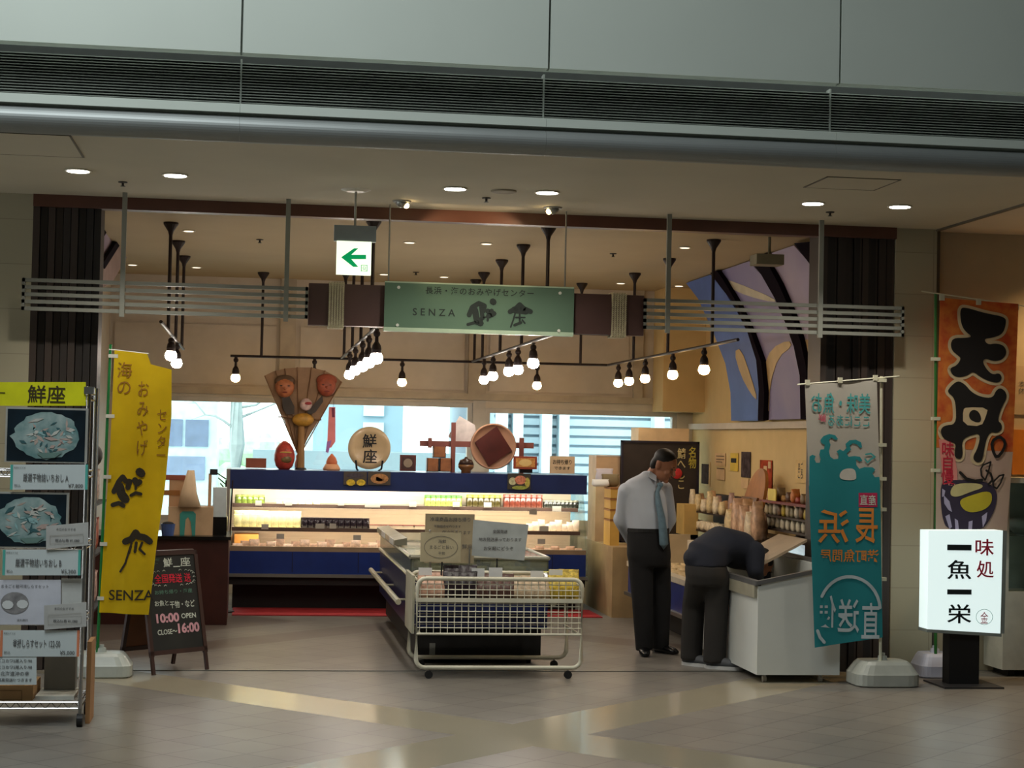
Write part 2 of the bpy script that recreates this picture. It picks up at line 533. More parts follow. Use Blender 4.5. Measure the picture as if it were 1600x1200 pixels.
# windows
for i, (x0, x1, zt) in enumerate(((-1.36, 2.28, 2.03), (2.42, 4.5, 1.98))):
    mb = MB(); f = 0.05
    mb.box((x0, YB + 0.02, zt - f), (x1, YB + 0.12, zt)); mb.box((x0, YB + 0.02, 0.75), (x1, YB + 0.12, 0.75 + f))
    mb.box((x0, YB + 0.02, 0.75 + f), (x0 + f, YB + 0.12, zt - f)); mb.box((x1 - f, YB + 0.02, 0.75 + f), (x1, YB + 0.12, zt - f))
    w = struct('window_%d' % (i + 1), mb, M_mull)
    MB().box((x0 + f, YB + 0.065, 0.80), (x1 - f, YB + 0.071, zt - f)).build('glass_pane', M_glass, w)
struct('trim_12', MB().box((2.282, YB - 0.01, 0.752), (2.418, YB + 0.14, 2.06)), M_mull)
# narrow side window behind the racks at the far left
# concourse shell
M_conc = mat('concourse_wall', (150, 152, 145), 0.7, var=0.03, scale=0.6)
struct('wall_concourse_left', MB().box((-9.2, -8, 0), (-9, 10, 9.2)), M_conc)
struct('wall_concourse_right', MB().box((13, -8, 0), (13.2, 12.8, 9.2)), M_conc)
struct('wall_concourse_back', MB().box((-9, -8.2, 0), (13, -8, 9.2)), M_conc)
struct('ceiling_concourse', MB().box((-9, -8, 9.2), (13, 10, 9.4)), M_conc)

# ================================================================== OUTSIDE THE WINDOWS
struct('ground_outside', MB().box((-30, YB + 0.2, -0.3), (45, 75, -0.02)), mat('pale_paving', (170, 172, 170), 0.8))
t = thing('office_building', 'blue-grey building with pale upright pillars outside the right window', 'building', (6.6, 24, 0))
M_bsid = mat('blue_grey_siding', (150, 172, 188), 0.6, var=0.03, scale=1)
BX = at(773, 680, Y=24.2).x
mb = MB(); mb.box((BX, 24.3, 0), (12, 30, 9)); mb.build('wall', M_bsid, t)
mb = MB()
for i in range(34): mb.box((BX, 24.25, 0.3 + i * 0.13), (12, 24.3, 0.39 + i * 0.13))
mb.build('siding', mat('pale_siding', (176, 195, 206), 0.6, var=0.03), t)
for x in [at(q, 680, Y=24.1).x for q in (776, 800, 845, 872, 1020)]:
    MB().box((x, 24.0, 0), (x + 0.14, 24.25, 9)).build('pillar', mat('pale_pillar', (196, 212, 220), 0.6), t)
t = thing('glass_building', 'grey-blue glazed building outside the left window behind the round plate', 'building', (2.0, 26, 0))
MB().box((at(490, 650, Y=26).x, 26, 0), (at(630, 650, Y=26).x, 30, 9)).build('wall', mat('steel_blue_cladding', (150, 176, 190), 0.5, var=0.04, scale=1), t)
mb = MB()
xa, xb_ = at(568, 650, Y=25.94).x, at(600, 650, Y=25.94).x; mb.box((xa, 25.94, at(580, 650, Y=26).z), (xb_, 26.0, 3.8)); mb.box((xa, 25.94, at(580, 680, Y=26).z), (xb_, 26.0, at(580, 660, Y=26).z))
mb.build('window', mat('pale_cladding', (205, 220, 226), 0.4), t)
o = MB().box((at(395, 710, Y=22).x, 22.0, 0), (at(757, 710, Y=22).x, 22.25, at(580, 706, Y=22).z)).build('boundary_wall', mat('blue_grey_wall', (140, 160, 170), 0.7, var=0.05, scale=1.5))
tag(o, 'low blue-grey boundary wall outside the windows', 'wall')
t = thing('parked_van', 'pale parked van seen outside the left window', 'van', (-1.2, 27, 0))
MB().box((-1.6, 27, 0.4), (-0.55, 28.6, 2.15)).build('van_body', mat('pale_van_paint', (190, 215, 225), 0.3), t)
MB().box((-1.5, 26.97, 1.45), (-1.06, 27.0, 1.85)).build('window', mat('van_window', (110, 125, 150), 0.2), t)
MB().box((-1.02, 26.97, 1.45), (-0.68, 27.0, 1.85)).build('window', mat('van_window', (0, 0, 0)), t)
MB().box((-1.5, 26.97, 0.95), (-0.72, 27.0, 1.3)).build('rear_door', mat('van_door', (125, 140, 165), 0.3), t)
for x in (-1.45, -0.85): MB().lathe((x, 27.3, 0.3), [(0.3, 0), (0.3, 0.2)], 16, 'X').build('wheel', M_black, t)
t = thing('bare_tree', 'bare street tree outside the left window', 'tree', (-0.25, 25.5, 0))
M_bark = mat('grey_bark', (150, 160, 160), 0.9, bump=0.3)
MB().tube([(-0.28, 25.5, 0), (-0.24, 25.5, 1.5), (-0.3, 25.5, 3.0), (-0.2, 25.4, 5)], 0.13, 8, r1=0.07).build('trunk', M_bark, t)
mb = MB()
for i in range(16):
    z = 1.7 + i * 0.16; s_ = 1 if i % 3 else -1; p = Vector((-0.25, 25.5, z)); pts = [p]
    for k in range(5):
        p = p + Vector((s_ * random.uniform(.12, .3), random.uniform(-.1, .1), random.uniform(.0, .2))); pts.append(p)
        if k > 1: mb.tube([p, p + Vector((s_ * random.uniform(.1, .3), 0, random.uniform(-.1, .3)))], 0.01, 5, r1=0.003)
    mb.tube(pts, 0.025, 5, r1=0.006)
mb.build('branches', M_bark, t)
t = thing('grassy_hedge', 'pale green hedge outside the left window', 'hedge', (-3, 33, 0))
mb = MB()
for i in range(26): mb.ball((-4.5 + i * 0.2, 33 + random.uniform(-.2, .2), 0.6 + random.uniform(0, .8)), random.uniform(.3, .5), seg=8, rings=6)
mb.build('foliage', mat('pale_foliage', (170, 195, 165), 0.9, var=0.2), t)

# ================================================================== CEILING FITTINGS
M_lampglow = mat('downlight_glow', (255, 250, 235), 0.5, emit=9, var=0.0)
M_ring = mat('white_ring', (210, 205, 190), 0.4)


def spot(name, loc, energy, col, ang=130, rad=0.05, parent=None):
    l = bpy.data.lights.new(name, 'SPOT'); l.energy = energy; l.color = col; l.spot_size = math.radians(ang); l.spot_blend = 0.6; l.shadow_soft_size = rad
    o = bpy.data.objects.new(name, l); COL.objects.link(o); o.location = loc
    return o


def downlight(px, py, r, words, group, z=HC, on=True, energy=26, glow=None):
    p = at(px, py, Z=z)
    t = thing('ceiling_downlight', words, 'downlight', (p.x, p.y, z), group)
    MB().lathe((p.x, p.y, z - 0.008), [(r, 0.008), (r + 0.012, 0.006), (r + 0.012, 0.0), (r, 0.0)], 28).build('ring', M_ring, t)
    MB().lathe((p.x, p.y, z - 0.004), [(r * 0.98, -0.006), (r * 0.98, 0.004)], 28).build('lamp_lens' if on else 'cover', (glow or M_lampglow) if on else M_ring, t)
    if on and energy: spot('downlight_lamp', (p.x, p.y, z - 0.03), energy, (1, 0.93, 0.8))


for px, py, w in ((122, 266, 'leftmost round lit downlight in the soffit'), (274, 273, 'second lit downlight from the left in the soffit'),
                  (711, 294, 'lit downlight left of the dark round ceiling disc'), (855, 300, 'lit downlight right of the dark round ceiling disc'),
                  (1270, 317, 'lit downlight below the right ceiling hatch'), (1406, 322, 'rightmost lit downlight in the soffit')):
    downlight(px, py, 0.07, w, 'lit downlights of the soffit')
p = at(787, 298, Z=HC)
o = MB().lathe((p.x, p.y, HC - 0.012), [(0.075, 0), (0.085, 0.004), (0.085, 0.012)], 28).build('ceiling_disc', mat('grey_disc', (150, 140, 122), 0.7))
tag(o, 'unlit grey round ceiling cover between two lit downlights', 'ceiling cover')
# adjustable spots near the header
M_warm = mat('warm_lamp_glow', (255, 220, 150), 0.5, emit=12, var=0.0)
for px, py, s_, w in ((628, 314, 1, 'small adjustable warm spotlight in the soffit near the exit sign'), (864, 324, -1, 'small adjustable warm spotlight in the soffit right of the lit downlights')):
    p = at(px, py, Z=HC)
    t = thing('eyeball_spotlight', w, 'spotlight', (p.x, p.y, HC))
    MB().lathe((p.x, p.y, HC - 0.01), [(0.06, 0.0), (0.066, 0.01)], 20).build('ring', M_steel, t)
    MB().ball((p.x, p.y, HC - 0.005), 0.045, seg=12, rings=8).build('eyeball', M_steel, t, smooth=True)
    MB().ball((p.x + s_ * 0.03, p.y - 0.01, HC - 0.032), 0.02, seg=10, rings=6).build('lamp', M_warm, t)
    l = spot('eyeball_lamp', (p.x + s_ * 0.03, p.y + 0.0, HC - 0.06), 9, (1, 0.75, 0.45), 100, 0.02)
    l.rotation_euler = (math.radians(60), 0, math.radians(-60 * s_))
for px, py, w in ((295, 360, 'small recessed lamp beyond the left hanging rods'), (640, 378, 'small recessed ceiling lamp right of the exit sign'), (760, 380, 'small recessed ceiling lamp above the green name board'),
                  (1070, 386, 'small recessed ceiling lamp beside the rightmost hanging rod'), (307, 417, 'small recessed ceiling lamp deep in the shop at left'), (207, 413, 'small recessed ceiling lamp deep in the shop beside the left wall'), (600, 428, 'small recessed ceiling lamp deep in the shop above the brown sign panel'),
                  (694, 432, 'small recessed ceiling lamp deep in the shop above the name board'), (970, 442, 'small recessed ceiling lamp deep in the shop above the right rope band'), (1061, 446, 'small recessed ceiling lamp deep in the shop near the mural')):
    downlight(px, py, 0.04, w, 'small recessed lamps of the shop ceiling', energy=0, glow=mat('small_lamp_glow', (230, 215, 185), 0.5, emit=1.2, var=0.0))
M_dark = mat('dark_sensor', (40, 36, 30), 0.6)
for px, py, w in ((192, 284, 'small dark sprinkler head in the soffit between the left downlights'), (760, 309, 'small dark sprinkler head below the round ceiling disc'), (1297, 331, 'small dark sprinkler head between the right downlights'),
                  (406, 374, 'small dark sprinkler head in the shop ceiling at left'), (958, 396, 'small dark sprinkler head in the shop ceiling right of the centre'), (650, 425, 'small dark sprinkler head deep in the shop above the name board')):
    p = at(px, py, Z=HC)
    t = thing('sprinkler_head', w, 'sprinkler', (p.x, p.y, HC), 'sprinkler heads in the ceiling')
    MB().lathe((p.x, p.y, HC - 0.03), [(0.018, 0), (0.008, 0.006), (0.008, 0.022), (0.03, 0.024), (0.03, 0.03)], 12).build('nozzle', M_dark, t)


def hatch(name, pts, words):
    w = [at(x, y, Z=HC - 0.002) for x, y in pts]
    x0 = min(p.x for p in w); x1 = max(p.x for p in w); y0 = min(p.y for p in w); y1 = max(p.y for p in w)
    t = thing(name, words, 'ceiling hatch', (x0, y0, HC))
    mb = MB(); g = 0.012; z0 = HC - 0.004
    mb.box((x0, y0, z0), (x1, y0 + g * .5, HC)); mb.box((x0, y1 - g * .5, z0), (x1, y1, HC)); mb.box((x0, y0, z0), (x0 + g, y1, HC)); mb.box((x1 - g, y0, z0), (x1, y1, HC))
    mb.build('frame', M_trimgrey, t)
    MB().box((x0 + g, y0 + g * .5, HC - 0.003), (x1 - g, y1 - g * .5, HC - 0.0005)).build('panel', M_soffit, t)


hatch('ceiling_hatch', [(1258, 293), (1290, 277), (1405, 281), (1368, 297)], 'square access hatch in the soffit above the right downlights')
hatch('ceiling_hatch', [(-40, 226), (108, 212), (122, 230), (-20, 240)], 'access hatch in the soffit at the far left')
# small mural camera bracket at the right
t = thing('security_camera', 'small grey camera on a ceiling bracket before the blue mural', 'camera', tuple(at(1200, 378, Z=HC)))
c = at(1202, 405, X=3.95); MB().tube([(c.x, c.y, c.z), (c.x, c.y, HC)], 0.012).build('bracket', mat('grey_beige_metal', (130, 125, 105), 0.5), t)
MB().box((c.x - 0.13, c.y - 0.10, c.z - 0.05), (c.x + 0.09, c.y + 0.09, c.z + 0.03)).build('camera_body', mat('grey_beige_metal', (0, 0, 0)), t)

# exit sign --------------------------------------------------------------
YE = 11.7
c = at(554, 404, Y=YE); top = at(554, 352, Y=YE)
t = thing('exit_sign', 'hanging lit sign with a green left arrow', 'exit sign', (c.x, YE, HC))
a = at(526, 404, Y=YE).x; b_ = at(580, 404, Y=YE).x; zt = at(554, 377, Y=YE).z; zb = at(554, 429, Y=YE).z
M_exit = mat('exit_sign_white', (244, 255, 225), 0.5, emit=.62, var=0.0)
M_exg = mat('exit_sign_green', (0, 150, 85), 0.5, emit=0.4, var=0.0)
MB().box((a, YE, zb), (b_, YE + 0.05, zt)).build('lit_face', M_exit, t)
MB().box((a - 0.02, YE + 0.005, zt), (b_ + 0.03, YE + 0.055, zt + 0.105)).build('housing', mat('grey_housing', (150, 160, 162), 0.4), t)
MB().tube([(c.x, YE + 0.03, zt + 0.1), (c.x, YE + 0.03, HC)], 0.008).build('rod', mat('rod_grey', (165, 165, 155), 0.4, 0.4), t)
MB().lathe((c.x, YE + 0.03, HC - 0.015), [(0.06, 0.0), (0.10, 0.015)], 20).build('ceiling_plate', M_ring, t)
mb = MB()
mb.ppoly([(533, 402), (553, 388), (560, 388), (549, 398), (572, 398), (572, 405), (549, 405), (560, 417), (552, 417)], YE - 0.003)
mb.build('arrow', M_exg, t)
MB().ptext('回', 564, 413, 574, 425, YE - 0.003).build('small_mark', M_exg, t)

# ================================================================== SIGN BAND ACROSS THE SHOP FRONT
YG = 12.35
t = thing('shop_sign', 'long brown shop sign with green glass name board and rope bands', 'shop sign', (1.53, YG, 2.4))
M_brown = mat('dark_brown_board', (84, 58, 54), 0.55, var=0.12, scale=3)
def band(px0, px1, yt0, yb0, dY, d, name, m, parent):
    return MB().pbox(px0, yt0, px1, yb0, YG + dY, d).build(name, m, parent)
band(482, 600, 444, 509, 0.02, 0.10, 'board', M_brown, t)
band(895, 1006, 460, 523, 0.02, 0.10, 'board', M_brown, t)
for x0, x1, y0, y1 in ((513, 538, 441, 512), (955, 979, 458, 527)):
    a = at(x0, (y0 + y1) / 2, Y=YG).x; b_ = at(x1, (y0 + y1) / 2, Y=YG).x; zt = at((x0 + x1) / 2, y0, Y=YG).z; zb = at((x0 + x1) / 2, y1, Y=YG).z
    mb = MB(); n = 6; r = (b_ - a) / n / 2
    for i in range(n):
        x = a + r + i * 2 * r; pts = []
        loop = [(x, YG + 0.005, zb), (x, YG + 0.005, zt), (x, YG + 0.13, zt), (x, YG + 0.13, zb)]
        mb.tube(loop, r * 1.02, 8, closed=True)
        for k in range(22):
            z = zb + (zt - zb) * (k + .5) / 22
            mb.tube([(x - r * .8, YG - r * .75, z - 0.006), (x + r * .8, YG - r * .75, z + 0.006)], r * .42, 5)
    mb.build('rope', mat('cream_rope', (206, 196, 166), 0.9, bump=0.4, scale=60), t)
a = at(600, 478, Y=YG).x; b_ = at(895, 488, Y=YG).x
M_green = mat('green_glass', (98, 122, 104), 0.12, var=0.03, scale=1.5)
g = MB().box((a, YG - 0.04, 2.412), (b_, YG - 0.02, 2.722)).build('name_board', M_green, t)
MB().box((a, YG - 0.04, 2.722), (b_, YG - 0.02, 2.732)).build('glass_edge', mat('pale_glass_edge', (176, 196, 170), 0.3), g)
MB().box((a, YG - 0.042, 2.385), (b_, YG + 0.02, 2.412)).build('glass_edge', mat('pale_glass_edge', (0, 0, 0)), g)
MB().box((a, YG, 2.42), (b_, YG + 0.02, 2.70)).build('backing_board', M_brown, t)
M_green_ink = mat('dark_green_ink', (24, 36, 30), 0.6)
mb = MB(); yy = YG - 0.042
mb.ptext('長浜・海のおみやげセンター', 665, 449, 834, 463, yy, bold=0.01, spacing=1.15)
mb.ptext('SENZA', 645, 482, 711, 494, yy, spacing=1.6, bold=0.01)
mb.build('lettering', M_green_ink, g)
mb = MB()
# brush-written name, first sign
for pts, w in ((((733, 492), (738, 480), (748, 474), (757, 478), (755, 486)), .035), (((742, 484), (745, 500), (751, 505)), .045), (((752, 480), (754, 497), (746, 503)), .03), (((731, 507), (742, 504), (752, 507)), .022), (((768, 486), (763, 494), (772, 490), (762, 486)), .035), (((770, 471), (771, 472)), .045), (((756, 496), (770, 494)), .012), (((763, 492), (762, 501)), .016),
               (((797, 487), (806, 482), (812, 476), (818, 482), (829, 487)), .035), (((804, 484), (822, 486)), .05), (((806, 486), (802, 500), (798, 511)), .012), (((812, 490), (812, 503)), .014), (((806, 496), (820, 496)), .012), (((804, 508), (814, 504)), .02), (((816, 500), (820, 505)), .012)):
    mb.stroke(pts, w, yy)
mb.build('brush_lettering', M_green_ink, g)
for x, y in ((623, 449), (621, 508), (875, 458), (873, 517)):
    c = at(x, y, Y=yy); MB().lathe((c.x, yy - 0.006, c.z), [(0.011, 0), (0.011, 0.012)], 12, 'Y').build('stud', M_white, g)
# slatted metal wings with their hanging rods
M_slat = mat('pale_grey_metal', (140, 142, 134), 0.45, 0.2, var=0.03)
for nm, x0, x1, rods in (('left', -1.58, 0.344, (191, 447)), ('right', 2.715, 4.645, (1043, 1281))):
    t = thing('slatted_sign_wing', 'pale grey metal slat band %s of the shop sign' % nm, 'sign wing', ((x0 + x1) / 2, YG, 2.45))
    for i in range(5):
        z = 2.662 - i * 0.0485
        MB().box((x0, YG + 0.0, z - 0.0125), (x1, YG + 0.03, z + 0.0125)).build('slat', M_slat, t)
    for xe in (x0, x1 - 0.02): MB().box((xe, YG, 2.455), (xe + 0.02, YG + 0.028, 2.675)).build('end_bar', M_slat, t)
    for px in rods:
        x = at(px, 470, Y=YG).x
        MB().box((x - 0.016, YG - 0.025, 2.43), (x + 0.016, YG, HC)).build('hanging_rod', M_slat, t)
t = thing('sign_hanger', 'thin steel stay rods holding the centre of the shop sign', 'rod', (1.5, YG + 0.1, HC))
for x in (0.9, 2.15): MB().tube([(x, YG + 0.05, 2.6), (x, YG + 0.05, HC)], 0.006).build('rod', M_steel, t)

# ================================================================== TRACK LIGHTS
M_iron = mat('dark_iron', (38, 26, 24), 0.5, 0.3)
ZT = at(413, 556, Y=18.0).z
def bulbmat(n, c, e): return mat(n, c, 0.5, emit=e, var=0.0)
M_bw = bulbmat('bulb_warm', (255, 205, 140), 16)
M_bc = bulbmat('bulb_white', (255, 240, 225), 40)


def rodcap(t, x, y, z0):
    MB().tube([(x, y, z0), (x, y, HC - 0.08)], 0.014, 8).build('hanging_rod', M_iron, t)
    MB().lathe((x, y, HC - 0.10), [(0.014, 0), (0.022, 0.03), (0.058, 0.085), (0.058, 0.10)], 14).build('canopy_cap', M_iron, t)


def lamp(px, py, words, X=None, Y=None, m=None, zt=None, group='track lamps', e=3.2, col=(1, .84, .64)):
    if m is not None: col = (1, .92, .82)
    p = at(px, py, X=X, Y=Y); zt = zt or ZT
    t = thing('track_lamp', words, 'lamp', (p.x, p.y, zt), group)
    r = 0.048
    mb = MB().tube([(p.x, p.y, zt - 0.014), (p.x, p.y, max(p.z + 0.15, zt - 0.05))], 0.016, 8)
    mb.ball((p.x, p.y, zt - 0.05), 0.026, seg=10, rings=6); mb.build('swivel_arm', M_iron, t)
    MB().lathe((p.x, p.y, p.z + 0.03), [(0.034, 0), (0.036, 0.03), (0.030, 0.06), (0.014, 0.085), (0.012, max(0.09, zt - p.z - 0.08))], 14).build('lamp_holder', M_iron, t)
    MB().lathe((p.x, p.y, p.z - 0.045), [(0.012, 0), (0.036, 0.010), (r, 0.035), (0.043, 0.06), (0.030, 0.085)], 16).build('bulb', m or M_bw, t, smooth=True)
    l = bpy.data.lights.new('bulb_light', 'SPOT'); l.energy = e; l.color = col; l.shadow_soft_size = 0.045; l.spot_size = math.radians(165); l.spot_blend = .4
    o = bpy.data.objects.new('bulb_light', l); COL.objects.link(o); o.location = (p.x, p.y, p.z - 0.10)


# back transverse track with its longitudinal branches
t = thing('lighting_track', 'long dark ceiling track running across the back of the shop', 'lighting track', (1.5, 18, ZT))
MB().tube([at(360, 556, Y=18.0), (3.58, 18.0, ZT)], 0.013, 8).build('track_bar', M_iron, t)
for x, y in ((0.05, 18.0), (2.2, 18.0), (3.3, 18.0)): rodcap(t, x, y, ZT)
for X, y0, y1, ys, nm in ((-0.68, 12.9, 17.0, (13.986, 15.307, 16.603), 'leftmost dark ceiling track running into the shop'),
                          (0.85, 12.5, 17.98, (13.369, 14.7, 16.0, 17.5), 'dark ceiling track behind the left brown sign panel'),
                          (2.18, 12.5, 17.98, (13.351, 14.63, 15.935, 17.2), 'dark ceiling track behind the green name board'),
                          (3.585, 13.0, 17.98, (13.769, 15.303, 16.741), 'rightmost dark ceiling track rising toward the mural')):
    t = thing('lighting_track', nm, 'lighting track', (X, (y0 + y1) / 2, ZT))
    MB().tube([(X, y0, ZT), (X, y1, ZT)], 0.013, 8).build('track_bar', M_iron, t)
    for y in ys: rodcap(t, X, y, ZT)
for px, py, w in ((368, 590, 'lit track lamp at the left end of the back track'), (491, 592, 'lit track lamp over the fan-shaped rake ornament'), (628, 597, 'lit track lamp above the round lettered plate'), (839, 602, 'lit track lamp on the back track right of the name board middle')):
    lamp(px, py, w, Y=18.0)
for px, py, w in ((267, 555, 'front lamp on the leftmost track'), (276, 567, 'rear lamp on the leftmost track')):
    lamp(px, py, w, X=-0.68, m=M_bc)
for (px, py), w in zip(((588, 559), (576, 566), (566, 572), (555, 578), (546, 585)), ('first', 'second', 'third', 'fourth', 'fifth')):
    lamp(px, py, '%s lamp from the right of five under the left brown sign panel' % w, X=0.85, m=M_bc)
for (px, py), w in zip(((833, 567), (809, 577), (795, 580), (770, 587), (756, 593)), ('first', 'second', 'third', 'fourth', 'fifth')):
    lamp(px, py, '%s lamp from the right of five under the green name board' % w, X=2.18, m=M_bc)
for (px, py), w in zip(((1100, 577), (1051, 585), (1008, 591), (983, 595), (966, 598)), ('first', 'second', 'third', 'fourth', 'fifth')):
    lamp(px, py, '%s lamp from the right of five on the rightmost track' % w, X=3.585)

# ================================================================== MURAL BOARDS
K = 0.2286; C0 = 4.60 + K * 1.88          # plane X + K z = C0, leaning into the room at the top
PLN = ((1, 0, K), C0)
def mural_poly(name, pts, m, parent, lift=0.0, thick=0.03, smooth=0):
    if smooth: pts = chaikin(pts, smooth)
    w = [at(1040 + x / 3.75, 360 + y / 3.75, pl=((1, 0, K), C0 - lift)) for x, y in pts]
    w = [Vector((p.x, p.y, min(p.z, HC - 0.01))) for p in w]
    return MB().prism(w, (thick, 0, 0)).build(name, m, parent)
M_m1 = mat('mural_blue', (88, 118, 190), 0.6, rgb2=(70, 98, 165), scale=1.3)
M_m2 = mat('mural_lavender', (150, 140, 170), 0.6, rgb2=(128, 124, 168), scale=1.1)
M_m3 = mat('mural_pale', (168, 156, 176), 0.6, rgb2=(150, 138, 168), scale=1.0)
M_msand = mat('mural_sand', (186, 160, 112), 0.6)
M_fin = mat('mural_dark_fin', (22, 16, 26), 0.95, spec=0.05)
p = at(1160, 657, pl=PLN)
t = thing('wall_mural', 'tall curved blue and lavender mural panels on the right shop wall', 'mural', (p.x, p.y, 1.86))
b1 = mural_poly('panel', [(120, 285), (262, 245), (340, 350), (420, 480), (480, 600), (530, 760), (545, 930), (540, 1115), (384, 1115), (380, 950), (350, 780), (280, 600), (190, 400)], M_m1, t)
b2 = mural_poly('panel', [(300, 222), (490, 162), (560, 260), (640, 400), (700, 540), (750, 680), (785, 850), (790, 1105), (572, 1110), (565, 900), (555, 780), (500, 600), (420, 430)], M_m2, t)
b3 = mural_poly('panel', [(590, 112), (752, 62), (850, 200), (890, 300), (900, 600), (890, 1100), (820, 1105), (822, 850), (790, 650), (730, 470), (650, 300)], M_m3, t)
mural_poly('sand_shape', [(400, 710), (440, 690), (500, 860), (540, 1000), (500, 960), (440, 850)], M_msand, b1, 0.006, 0.004, 1)
mural_poly('pale_streak', [(335, 285), (400, 300), (640, 400), (640, 425), (480, 385), (380, 340)], mat('mural_cream', (190, 182, 160), 0.6), b2, 0.006, 0.004, 1)
mural_poly('sand_shape', [(575, 800), (620, 690), (720, 640), (740, 680), (660, 740), (610, 900), (600, 1105), (574, 1105)], M_msand, b2, 0.006, 0.004, 1)
mural_poly('sand_shape', [(800, 640), (870, 640), (880, 860), (830, 820)], M_msand, b3, 0.006, 0.004, 1)
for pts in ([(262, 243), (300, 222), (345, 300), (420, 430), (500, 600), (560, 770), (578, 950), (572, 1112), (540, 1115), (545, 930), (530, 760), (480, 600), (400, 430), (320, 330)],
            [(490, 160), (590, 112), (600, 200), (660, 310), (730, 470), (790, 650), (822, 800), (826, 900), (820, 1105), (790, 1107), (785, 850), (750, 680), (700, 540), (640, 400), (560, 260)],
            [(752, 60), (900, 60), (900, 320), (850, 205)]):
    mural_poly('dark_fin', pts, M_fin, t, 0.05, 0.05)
# left wall counterpart
t = thing('wall_mural', 'lavender and brown mural panel on the left shop wall by the dark pillar', 'mural', (-1.4, 14, 2.3))
def lpoly(name, pts, m, X, d=-0.03):
    return MB().prism([at(x, y, X=X) for x, y in pts], (d, 0, 0)).build(name, m, t)
lpoly('panel', [(158, 378), (182, 336), (184, 380), (162, 410)], M_m3, -1.25)
lpoly('panel', [(160, 418), (186, 384), (206, 372), (200, 400), (176, 440), (160, 450)], mat('mural_mauve', (150, 128, 124), 0.6), -1.22)
lpoly('dark_fin', [(156, 330), (178, 330), (182, 336), (158, 378)], M_fin, -1.24)
lpoly('dark_fin', [(162, 410), (186, 372), (188, 382), (164, 420)], M_fin, -1.21)

# ================================================================== GOODS HELPERS
def xbox(mb, x0, y0, x1, y1, X, d):
    """box whose face (towards -X) covers the photo rectangle in the plane X"""
    a = at(x0, (y0 + y1) / 2, X=X); b = at(x1, (y0 + y1) / 2, X=X)
    t = at((x0 + x1) / 2, y0, X=X); u = at((x0 + x1) / 2, y1, X=X)
    return mb.box((X, a.y, u.z), (X + d, b.y, t.z))


def put(mb, name, m, label, cat, group=None, smooth=False):
    return tag(mb.build(name, m, None, smooth), label, cat, group)


def pack_mb(c, w, d, h, seed=0):
    """pillow bag: flat base, bulging middle, pinched top"""
    r = random.Random(seed); mb = MB(); rings = []
    for k, (a, b, zz) in enumerate(((.75, .7, 0), (1, 1, .2), (1, .95, .55), (.95, .45, .85), (1, .12, .95), (1, .08, 1.0))):
        n = 12; ring = []
        for i in range(n):
            t = 2 * math.pi * i / n; cx = math.copysign(abs(math.cos(t)) ** .5, math.cos(t)); cy = math.copysign(abs(math.sin(t)) ** .6, math.sin(t))
            ring.append((c[0] + cx * w / 2 * a * (1 + r.uniform(-.05, .05)), c[1] + cy * d / 2 * b, c[2] + h * zz * (1 + (r.uniform(-.03, .03) if zz else 0))))
        rings.append(ring)
    vs = [p for q in rings for p in q]; n = 12
    fs = [(i * n + k, i * n + (k + 1) % n, (i + 1) * n + (k + 1) % n, (i + 1) * n + k) for i in range(len(rings) - 1) for k in range(n)]
    fs += [tuple(range(n)), tuple(range((len(rings) - 1) * n, len(rings) * n))]
    return mb.add(vs, fs)


def pack(name, c, w, d, h, m, label, cat, group, seed=0):
    return put(pack_mb(c, w, d, h, seed), name, m, label, cat, group, True)


def jar(c, r, h, m, ml, label, group, name='jar'):
    t = thing(name, label, 'jar', c, group)
    MB().lathe(c, [(r * .92, 0), (r, h * .08), (r, h * .72), (r * .85, h * .8)], 12).build('glass_body', m, t, True)
    MB().lathe((c[0], c[1], c[2] + h * .78), [(r * .95, 0), (r * .95, h * .2), (r * .85, h * .22)], 12).build('lid', ml, t)
    return t


def tray(c, w, d, h, m, ml, label, group, name='food_tray', cat='tray'):
    t = thing(name, label, cat, c, group)
    x, y, z = c
    MB().prism([(x - w * .42, y - d / 2, z), (x + w * .42, y - d / 2, z), (x + w / 2, y - d / 2, z + h), (x - w / 2, y - d / 2, z + h)], (0, d, 0)).build('tray_base', m, t)
    MB().box((x - w * .46, y - d * .46, z + h * .7), (x + w * .46, y + d * .46, z + h * 1.15)).build('contents', ml, t)
    return t


# ================================================================== BACK REFRIGERATED CASE
M_casewhite = mat('case_white_liner', (226, 214, 192), 0.5, var=0.02)
M_navy = mat('navy_canopy', (26, 42, 92), 0.35)
M_tube = mat('fluorescent_tube', (255, 246, 214), 0.5, emit=9, var=0)
X0, X1, YC = -0.22, 3.19, 16.9
t = thing('refrigerated_display_case', 'long blue open refrigerated case across the back of the shop', 'display case', ((X0 + X1) / 2, 17.4, 0))
MB().box((X0 + .05, YC + .25, 0), (X1 - .05, 17.85, 0.24)).build('base', M_black, t)
MB().box((X0, YC + 0.02, 0.24), (X1, 17.85, 0.34)).build('lower_tray', M_black, t)
MB().box((X0, YC, 0.335), (X1, YC + 0.12, 0.555)).build('front_panel', M_blue, t)
MB().box((X0 - .02, YC - 0.03, 0.315), (X1 + .02, YC + 0.03, 0.345)).build('bumper_rail', M_steel, t)
MB().box((X0, YC, 0.555), (X1, YC + 0.05, 0.60)).build('front_lip', mat('warm_grey_lip', (150, 130, 105), 0.4, 0.3), t)
MB().box((X0 + .02, YC + .05, 0.50), (X1 - .02, 17.70, 0.56)).build('deck', M_casewhite, t)
mb = MB().box((X0 + .02, 17.68, 0.5), (X1 - .02, 17.85, 1.28))
for i in range(18): mb.box((X0 + .02, 17.67, 0.60 + i * 0.035), (X1 - .02, 17.68, 0.607 + i * 0.035))
mb.build('back_panel', M_casewhite, t)
MB().box((X0, YC + .02, 1.135), (X1, YC + .14, 1.318)).build('canopy_front', M_navy, t)
